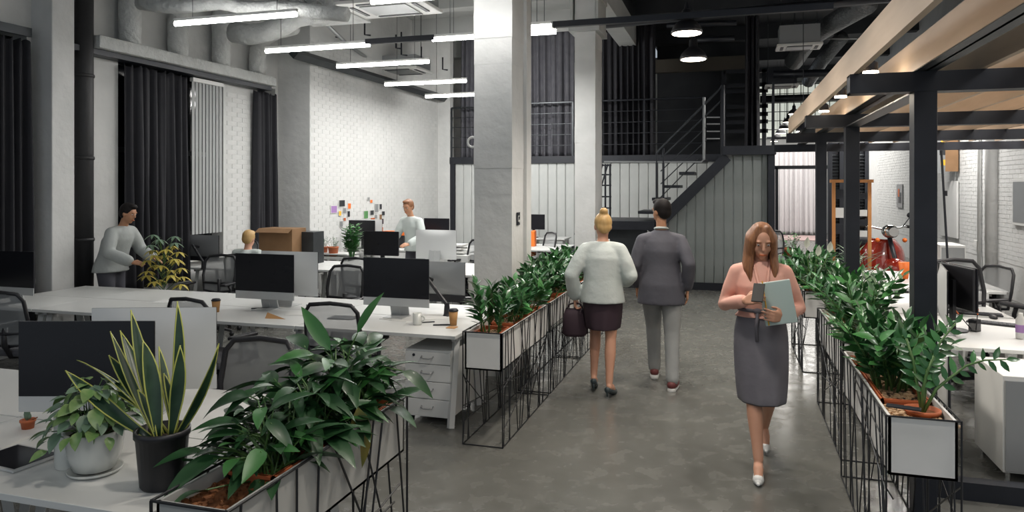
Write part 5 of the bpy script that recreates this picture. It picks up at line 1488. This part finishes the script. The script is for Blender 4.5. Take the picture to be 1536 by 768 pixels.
def person(label, loc, rz, J, skin='skin', vox=.007, top=None, bottom=None, hair=None, shoes=None, face=True, ring=.012):
    """J: joints in the figure's own space, front = +y, right hand = +x"""
    t = thing('person', label, 'person', loc, rz)
    b = MB()
    hipc, chest, neck, head = Vx(*J['hip']), Vx(*J['chest']), Vx(*J['neck']), Vx(*J['head'])
    w = J.get('w', 1.0)
    def ellring(c, rx, ry): return (c.x, c.y, c.z, rx, ry)
    tor = [ellring(hipc+Vx(0, 0, -.10), .13*w, .10*w), ellring(hipc, .165*w, .115*w), ellring(hipc.lerp(chest, .35), .125*w, .09*w), ellring(hipc.lerp(chest, .6), .135*w, .10*w),
           ellring(chest, .165*w, .115*w), ellring(chest.lerp(neck, .45), .150*w, .09*w), ellring(chest.lerp(neck, .8), .085*w, .066), ellring(neck, .05, .052)]
    b.rings(tor, 24)
    b.chain([neck+Vx(0, 0, -.04), neck.lerp(head, .55)], [.054, .048], 14)
    q = Matrix.Rotation(J.get('turn', 0), 3, 'Z') @ Matrix.Rotation(-J.get('nod', 0), 3, 'X')
    def H(x, y, z): return head+q @ Vector((x, y, z))
    b.ball(H(0, -.008, .025), (.074, .092, .093), 20, 14, q)
    b.ball(H(0, .018, -.04), (.058, .068, .068), 16, 12, q)
    b.ball(H(0, .055, -.088), (.026, .026, .022), 12, 8, q)
    b.chain([H(0, .082, .022), H(0, .102, -.012)], [.009, .014], 8)
    for s in (-1, 1):
        b.ball(H(s*.076, -.004, -.005), (.010, .020, .032), 10, 8, q)
        b.ball(H(s*.034, .056, -.025), (.024, .02, .026), 10, 8, q)
        b.ball(H(s*.03, .076, .038), (.022, .010, .008), 8, 6, q)
    b.ball(H(0, .083, -.052), (.022, .010, .007), 10, 6, q).ball(H(0, .082, -.062), (.018, .010, .007), 10, 6, q)
    for s, k in ((1, 'r'), (-1, 'l')):
        sh, el, wr = Vx(*J['sh'+k]), Vx(*J['el'+k]), Vx(*J['wr'+k])
        b.chain([neck+Vx(0, 0, -.075), sh], [.040, .040*w], 12)
        b.chain([sh, sh.lerp(el, .5), el, el.lerp(wr, .4), wr], [.045*w, .045*w, .037*w, .036*w, .024], 12)
        hd = J['hand'+k]
        hand(b, wr, hd[0], hd[1], hd[2], hd[3])
        hp, kn, an = Vx(*J['hip'+k]), Vx(*J['kn'+k]), Vx(*J['an'+k])
        b.chain([hp, hp.lerp(kn, .45), kn, kn.lerp(an, .35), kn.lerp(an, .75), an], [.088*w, .075*w, .052*w, .054*w, .038, .033], 14)
        toe = Vx(*J['toe'+k])
        b.chain([an+Vx(0, -.02, -.03), an.lerp(toe, .5), toe], [.030, .034, .026], 10)
    b.build('body', M[skin], t, smooth=True, remesh=vox)
    if face:
        for s in (-1, 1):
            e = MB().ball(H(s*.031, .072, .014), (.012, .009, .005), 12, 8, q).build('eye', M['whiteplastic'], t, smooth=True)
            MB().ball(H(s*.031, .081, .012), (.005, .003, .0045), 8, 6, q).build('iris', M['hairdark'], e, smooth=True)
            MB().tube([H(s*.016, .088, .036), H(s*.034, .086, .041), H(s*.052, .074, .036)], .0032, 6).build('eyebrow', M['hairbrown'], t, smooth=True)
        MB().tube([H(-.022, .086, -.056), H(0, .094, -.055), H(.022, .086, -.056)], .0055, 8).build('lips', M['terra'], t, smooth=True)
    def sleeves(m, r0, ext, up=1.0):
        for k in 'rl':
            sh, el, wr = Vx(*J['sh'+k]), Vx(*J['el'+k]), Vx(*J['wr'+k])
            e = sh.lerp(el, 1) if ext >= 1 else sh.lerp(el, ext)
            m.chain([neck+Vx(0, 0, -.065), neck.lerp(sh, .6)+Vx(0, 0, -.022), sh], [.055, .050+r0*.6, .046*w+r0*.7], 12)
            pts = [sh, sh.lerp(el, .5), el]; rs = [.047*w+r0*.7, .048*w+r0, .043*w+r0]
            if ext > 1: pts += [el.lerp(wr, .5), el.lerp(wr, ext-1)]; rs += [.040*w+r0*1.1, .034+r0*1.2]
            m.chain(pts, rs, 14)
    if top:
        kind, mk, r0, hem = top
        m = MB(); rg = []
        if kind == 'blouse':
            rg = [ellring(hipc+Vx(0, 0, hem), .168*w+r0*1.6, .12*w+r0*1.6), ellring(hipc.lerp(chest, .3), .135*w+r0*1.6, .10*w+r0*1.6)]
        else:
            rg = [ellring(hipc+Vx(0, 0, hem), .185*w+r0*1.6, .14*w+r0), ellring(hipc+Vx(0, 0, 0), .17*w+r0*1.4, .13*w+r0), ellring(hipc.lerp(chest, .35), .15*w+r0*1.4, .112*w+r0*1.2)]
        rg += [ellring(hipc.lerp(chest, .6), .14*w+r0*1.5, .105*w+r0*1.4), ellring(chest, .165*w+r0, .12*w+r0), ellring(chest.lerp(neck, .45), .155*w+r0*.5, .098*w+r0*.8), ellring(chest.lerp(neck, .78), .10*w, .078+r0*.4), ellring(chest.lerp(neck, .96), .072, .068)]
        m.rings(rg, 26); sleeves(m, r0, 1.85 if kind != 'short' else .8)
        ga = m.build({'blouse': 'blouse', 'blazer': 'blazer', 'shirt': 'shirt'}[kind], M[mk], t, smooth=True, remesh=ring)
        if kind == 'blazer':
            c = chest.lerp(neck, .93)
            MB().tube([(c.x+.060*math.cos(a*PI/8), c.y+.060*math.sin(a*PI/8), c.z+.018+.012*math.sin(a*PI/8)*-1) for a in range(16)], .012, 8, closed=True).build('collar', M['shirt'], ga, smooth=True)
            for k in (-1, 1):
                MB().tube([(c.x+k*.055, c.y+.05, c.z+.02), (k*.07+chest.x, chest.y+.135, chest.z+.02), (k*.02+chest.x, chest.y+.142, chest.z-.14)], .012, 6).build('lapel', M[mk], ga, smooth=True)
        if kind == 'blouse':
            c = chest.lerp(neck, .9)
            for k in (-1, 1): MB().tube([(c.x+k*.055, c.y+.045, c.z+.02), (c.x+k*.03, chest.y+.125, chest.z+.04), (chest.x, chest.y+.14, chest.z-.04)], .010, 6).build('collar', M[mk], ga, smooth=True)
            MB().tube([(chest.x, chest.y+.145, chest.z-.05), (hipc.x, hipc.y+.14, hipc.z+.12)], .004, 6).build('placket', M['whiteplastic'], ga)
    if bottom:
        kind, mk, hem = bottom
        m = MB()
        if kind == 'skirt':
            kr, kl = Vx(*J['knr']), Vx(*J['knl']); kc = (kr+kl)*.5; sp_ = abs(kr.y-kl.y)*.5
            L = hipc.z-hem
            r = []
            for z, a, bb, f in ((.13, .135, .10, 0), (.06, .158, .12, 0), (-.03, .180, .135, .05), (-.15, .186, .14, .2), (-L*.6, .180, .135+sp_*.4, .6), (-L*.85, .170, .12+sp_*.8, .85), (-L, .160, .115+sp_, 1)):
                c = hipc.lerp(kc, f); r.append((c.x, c.y, hipc.z+z, a*w, bb*w))
            n = 40; vs = []; 
            for i, (cx_, cy_, z, rx, ry) in enumerate(r):
                for j in range(n):
                    a = 2*PI*j/n; q2 = 1+.035*(i/6)*math.sin(a*9+i*.3); vs.append((cx_+rx*q2*math.cos(a), cy_+ry*q2*math.sin(a), z))
            m.add(vs, [(i*n+j, i*n+(j+1) % n, (i+1)*n+(j+1) % n, (i+1)*n+j) for i in range(6) for j in range(n)])
            g = m.build('skirt', M[mk], t, smooth=True, solid=.006, sub=1)
            z = hipc.z+.10
            MB().tube([(hipc.x+.150*w*math.cos(a*PI/12), hipc.y+.116*w*math.sin(a*PI/12), z) for a in range(24)], .016, 8, closed=True, flat=1).build('belt', M[mk], g, smooth=True)
            MB().tube([(.03, hipc.y+.13*w, z), (.04, hipc.y+.15*w, z-.10), (.035, hipc.y+.15*w, z-.2)], .011, 6).ball((.03, hipc.y+.13*w, z), (.03, .015, .02), 10, 6).build('belt_tie', M[mk], g, smooth=True)
        else:
            for k in 'rl':
                hp, kn, an = Vx(*J['hip'+k]), Vx(*J['kn'+k]), Vx(*J['an'+k])
                m.chain([hp, hp.lerp(kn, .45), kn, kn.lerp(an, .5), an+Vx(0, 0, .0)], [.100*w, .088*w, .068*w, .062*w, .056*w], 16)
            m.rings([ellring(hipc+Vx(0, 0, -.10), .15*w, .11*w), ellring(hipc, .175*w, .125*w), ellring(hipc+Vx(0, 0, .12), .145*w, .105*w)], 22)
            m.build('trousers', M[mk], t, smooth=True, remesh=ring)
    if shoes:
        kind, mk = shoes
        for k in 'rl':
            an, toe = Vx(*J['an'+k]), Vx(*J['toe'+k]); d = (toe-an); d.z = 0; d = d.normalized() if d.length > .01 else Vx(0, 1, 0)
            side = Vx(d.y, -d.x, 0)
            hb = an+Vx(0, 0, -.055)-d*.035
            m = MB()
            if kind == 'heel':
                tp = toe+d*.05; tp.z = toe.z-.012
                m.chain([hb, hb.lerp(toe, .5)+Vx(0, 0, -.006), toe+Vx(0, 0, -.004), tp], [.032, .030, .036, .012], 12, .8)
                o = m.build('shoe', M[mk], t, smooth=True)
                hl = Vx(0, 0, -1) if abs(an.z-.11) < .06 else (toe-an).cross(side).normalized()*1
                dz = max(.02, hb.z-.02) if abs(an.z-.11) < .06 else .07
                MB().tube([hb-d*.012, hb-d*.018+Vx(0, 0, -dz)], [.014, .006], 8).build('heel', M[mk], o, smooth=True)
            else:
                tp = toe+d*.045
                o = MB().chain([hb+Vx(0, 0, .01), hb.lerp(toe, .5)+Vx(0, 0, .0), toe+Vx(0, 0, .002), tp+Vx(0, 0, -.002)], [.044, .043, .042, .030], 12, .85).build('shoe', M[mk], t, smooth=True)
                c = (hb+tp)*.5; L = (tp-hb).length/2+.04
                pl = [hb+Vx(0, 0, -.035), tp+Vx(0, 0, -.03)]
                MB().chain([pl[0], pl[0].lerp(pl[1], .5), pl[1]], [.042, .044, .032], 12, .32).build('sole', M['whiteshoe'], o, smooth=True)
    if hair:
        kind, mk = hair
        m = MB()
        m.ball(H(0, -.022, .038), (.084, .094, .094), 20, 14, q)
        if kind == 'long':
            rr = random.Random(3)
            for s in (-1, 1):
                for k in range(7):
                    a = k/6
                    y = .055-.13*a; x = s*(.062+.018*math.sin(a*3))
                    p0 = H(s*.03, .02-.06*a, .118-.01*a); p1 = H(x*1.08, y, .03); p2 = H(x*1.12, y-.0, -.08)
                    p3 = p2+Vx(s*.012, .015*(1-a)+.0, -.10); p4 = p3+Vx(-s*.012*(1-a), .02*(1-a), -.09-.03*rr.random())
                    m.chain([p0, p1, p2, p3, p4], [.018, .021, .024, .022, .008], 8)
            for k in range(5):
                x = (k-2)*.03; p = H(x, -.09, 0); m.chain([p, p+Vx(0, -.01, -.12), p+Vx(0, 0, -.24)], [.028, .03, .012], 8)
        elif kind == 'bun':
            m.ball(H(0, -.06, -.01), (.07, .045, .07), 14, 10, q)
            m.ball(H(0, -.075, .13), (.042, .042, .036), 14, 10, q)
        elif kind == 'short':
            m.ball(H(0, -.045, .0), (.078, .062, .08), 14, 10, q)
            m.ball(H(0, .03, .105), (.06, .05, .03), 12, 8, q)
            for s in (-1, 1): m.chain([H(s*.074, -.01, .04), H(s*.074, .008, .005)], [.014, .008], 8)
        m.build('hair', M[mk], t, smooth=True, remesh=.009)
    return t

# ---- woman walking towards us with a phone and a folder
J = dict(hip=(0, 0, .98), chest=(0, .02, 1.24), neck=(0, .0, 1.42), head=(0, .055, 1.545), nod=.42, turn=.08, w=.96,
    shr=(.158, 0, 1.335), elr=(.235, -.02, 1.10), wrr=(.115, .235, 1.165), handr=((-.50, .80, .30), (-.3, .1, .9), (-.75, -.5, .2), .55),
    shl=(-.158, 0, 1.335), ell=(-.245, -.01, 1.09), wrl=(-.125, .215, 1.06), handl=((.75, .55, .15), (0, .2, .95), (.3, -.8, .1), .45),
    hipr=(.085, 0, .93), knr=(.060, .14, .53), anr=(.035, .24, .125), toer=(.045, .345, .032),
    hipl=(-.085, 0, .93), knl=(-.065, .00, .53), anl=(-.055, -.32, .175), toel=(-.055, -.235, .045))
wx_, wy_ = xat(1141, 5.25), 5.25
wo = person('woman in peach blouse and grey skirt walking towards us looking down at a phone', (wx_, wy_, 0), PI+.05, J, 'skin', .006,
            ('blouse', 'peach', .010, .05), ('skirt', 'skirt', .47), ('long', 'hairbrown'), ('heel', 'whiteshoe'), True, .010)
def held(lx, ly, lz, rz_=PI+.05, base=(wx_, wy_)):
    c, s = math.cos(rz_), math.sin(rz_); return (base[0]+c*lx-s*ly, base[1]+s*lx+c*ly, lz)
o = MB().box(-.036, .036, -.005, .005, -.072, .072).build('phone', M['rubber'], bevel=.004); o.location = held(.045, .335, 1.235); o.rotation_euler = (.75, 0, PI-.2)
tag(o, 'dark phone held in the right hand of the woman in peach', 'phone')
fo = thing('folder', 'pale mint folder clasped under the arm of the woman in peach', 'folder', held(-.085, .235, 1.16), PI+.05)
MB().cbox((0, 0, 0), (.20, .018, .28), Matrix.Rotation(.18, 3, 'Y')).build('cover', M['mint'], fo, bevel=.003)
MB().cbox((.0, -.002, 0), (.194, .012, .284), Matrix.Rotation(.18, 3, 'Y')).build('pages', M['paper'], fo)
MB().rod((.098, .012, .14), (.055, .012, -.15), .004).build('band', M['yellow'], fo)

# ---- man in blazer walking away
J = dict(hip=(0, 0, .98), chest=(0, .02, 1.30), neck=(0, .01, 1.51), head=(0, .03, 1.675), nod=.15, turn=.75, w=1.12,
    shr=(.180, 0, 1.400), elr=(.255, -.10, 1.18), wrr=(.245, -.02, .93), handr=((0, .15, -1), (0, 1, 0), (-1, 0, 0), .35),
    shl=(-.180, 0, 1.400), ell=(-.245, -.03, 1.17), wrl=(-.235, .13, .93), handl=((0, .2, -1), (0, 1, 0), (1, 0, 0), .35),
    hipr=(.095, 0, .95), knr=(.10, -.04, .52), anr=(.10, -.17, .10), toer=(.13, -.04, .038),
    hipl=(-.095, 0, .95), knl=(-.075, .17, .54), anl=(-.065, .22, .12), toel=(-.065, .36, .06))
man = person('man in a grey blazer and light trousers walking away down the aisle', (xat(992, 7.1), 7.1, 0), .10, J, 'skin2', .009,
             ('blazer', 'jacket', .016, -.19), ('trousers', 'trouser', 0), ('short', 'hairdark'), ('sneaker', 'maroon'), True, .012)
# ---- woman in white blouse walking away
J = dict(hip=(0, 0, .98), chest=(0, .02, 1.26), neck=(0, .02, 1.42), head=(0, .05, 1.545), nod=.25, turn=.25, w=.98,
    shr=(.160, 0, 1.335), elr=(.255, -.04, 1.10), wrr=(.20, .17, 1.02), handr=((-.2, .9, -.1), (-.5, 0, .8), (-1, 0, 0), .5),
    shl=(-.160, 0, 1.335), ell=(-.285, -.06, 1.10), wrl=(-.26, .05, .88), handl=((0, .1, -1), (0, 1, 0), (1, 0, 0), 1.0),
    hipr=(.085, 0, .93), knr=(.075, -.02, .52), anr=(.065, -.12, .13), toer=(.10, -.02, .032),
    hipl=(-.085, 0, .93), knl=(-.075, .16, .56), anl=(-.085, .06, .155), toel=(-.085, .17, .032))
w2x, w2y = xat(904, 6.65), 6.65
w2 = person('blond woman in a loose white blouse and dark skirt walking away', (w2x, w2y, 0), .12, J, 'skin', .009,
            ('blouse', 'shirt', .028, -.13), ('skirt', 'plum', .60), ('bun', 'hairblond'), ('heel', 'darkshoe'), True, .012)
def held2(lx, ly, lz): return held(lx, ly, lz, .12, (w2x, w2y))
bg = thing('handbag', 'dark plum handbag hanging from the hand of the woman in white', 'bag', held2(-.262, .06, .79), .3)
MB().rings([(0, 0, -.28, .09, .05), (0, 0, -.25, .125, .06), (0, 0, -.08, .11, .05), (0, 0, -.02, .09, .025)], 18).build('body', M['plum'], bg, smooth=True)
MB().tube([(-.08, 0, -.03), (-.05, 0, .02), (0, 0, .035), (.05, 0, .02), (.08, 0, -.03)], .008, 8).build('handle', M['plum'], bg, smooth=True)

# ---- colleagues in the left hall
def standing(lean=0.0, w=1.0, arms=0):
    return dict(hip=(0, 0, .96), chest=(0, lean*.28, 1.27), neck=(0, lean*.48, 1.45), head=(0, lean*.62+.03, 1.59), nod=.35, turn=.1, w=w,
        shr=(.175, lean*.43, 1.365), elr=(.27, lean*.5+.03, 1.13), wrr=(.20, lean*.6+.24, 1.02), handr=((-.2, 1, -.1), (-.8, 0, .5), (0, 0, -1), .4),
        shl=(-.175, lean*.43, 1.365), ell=(-.27, lean*.5+.03, 1.13), wrl=(-.20, lean*.6+.24, 1.02), handl=((.2, 1, -.1), (.8, 0, .5), (0, 0, -1), .4),
        hipr=(.09, 0, .92), knr=(.10, .06, .50), anr=(.10, -.06, .09), toer=(.11, .09, .035),
        hipl=(-.09, 0, .92), knl=(-.10, .03, .50), anl=(-.10, -.10, .09), toel=(-.11, .05, .035))
person('person in a pale grey shirt leaning over the middle desks at the window wall', (xat(166, 7.05), 7.05, 0), -PI/2+.1, standing(.35, 1.05), 'skin2', .011,
       ('shirt', 'shirtgrey', .03, -.08), ('trousers', 'jacket', 0), ('short', 'hairdark'), ('sneaker', 'darkshoe'), True, .014)
person('person in a white shirt standing at the desks beside the far dark monitor', (xat(624, 10.75), 10.75, 0), PI-.3, standing(.25, 1.0), 'skin2', .012,
       ('shirt', 'shirt', .022, -.08), ('trousers', 'jacket', 0), ('short', 'hairbrown'), ('sneaker', 'darkshoe'), True, .014)
def seated():
    return dict(hip=(0, 0, .55), chest=(0, .04, .88), neck=(0, .06, 1.06), head=(0, .09, 1.19), nod=.3, turn=0, w=1.0,
        shr=(.17, .05, 1.00), elr=(.22, .10, .76), wrr=(.15, .34, .77), handr=((-.1, 1, -.1), (-1, 0, .2), (0, 0, -1), .3),
        shl=(-.17, .05, 1.00), ell=(-.22, .10, .76), wrl=(-.15, .34, .77), handl=((.1, 1, -.1), (1, 0, .2), (0, 0, -1), .3),
        hipr=(.09, .02, .53), knr=(.12, .44, .50), anr=(.12, .42, .10), toer=(.12, .56, .035),
        hipl=(-.09, .02, .53), knl=(-.12, .44, .50), anl=(-.12, .42, .10), toel=(-.12, .56, .035))
person('blond seated person in white between the monitor arm and the cardboard box', (xat(377, 8.55), 8.42, 0), .1, seated(), 'skin', .012,
       ('shirt', 'shirt', .02, -.02), ('trousers', 'jacket', 0), ('short', 'hairblond'), ('sneaker', 'darkshoe'), True, .014)
cu('mesh chair with the blond seated person in white', 377, 8.46, PI+.1)
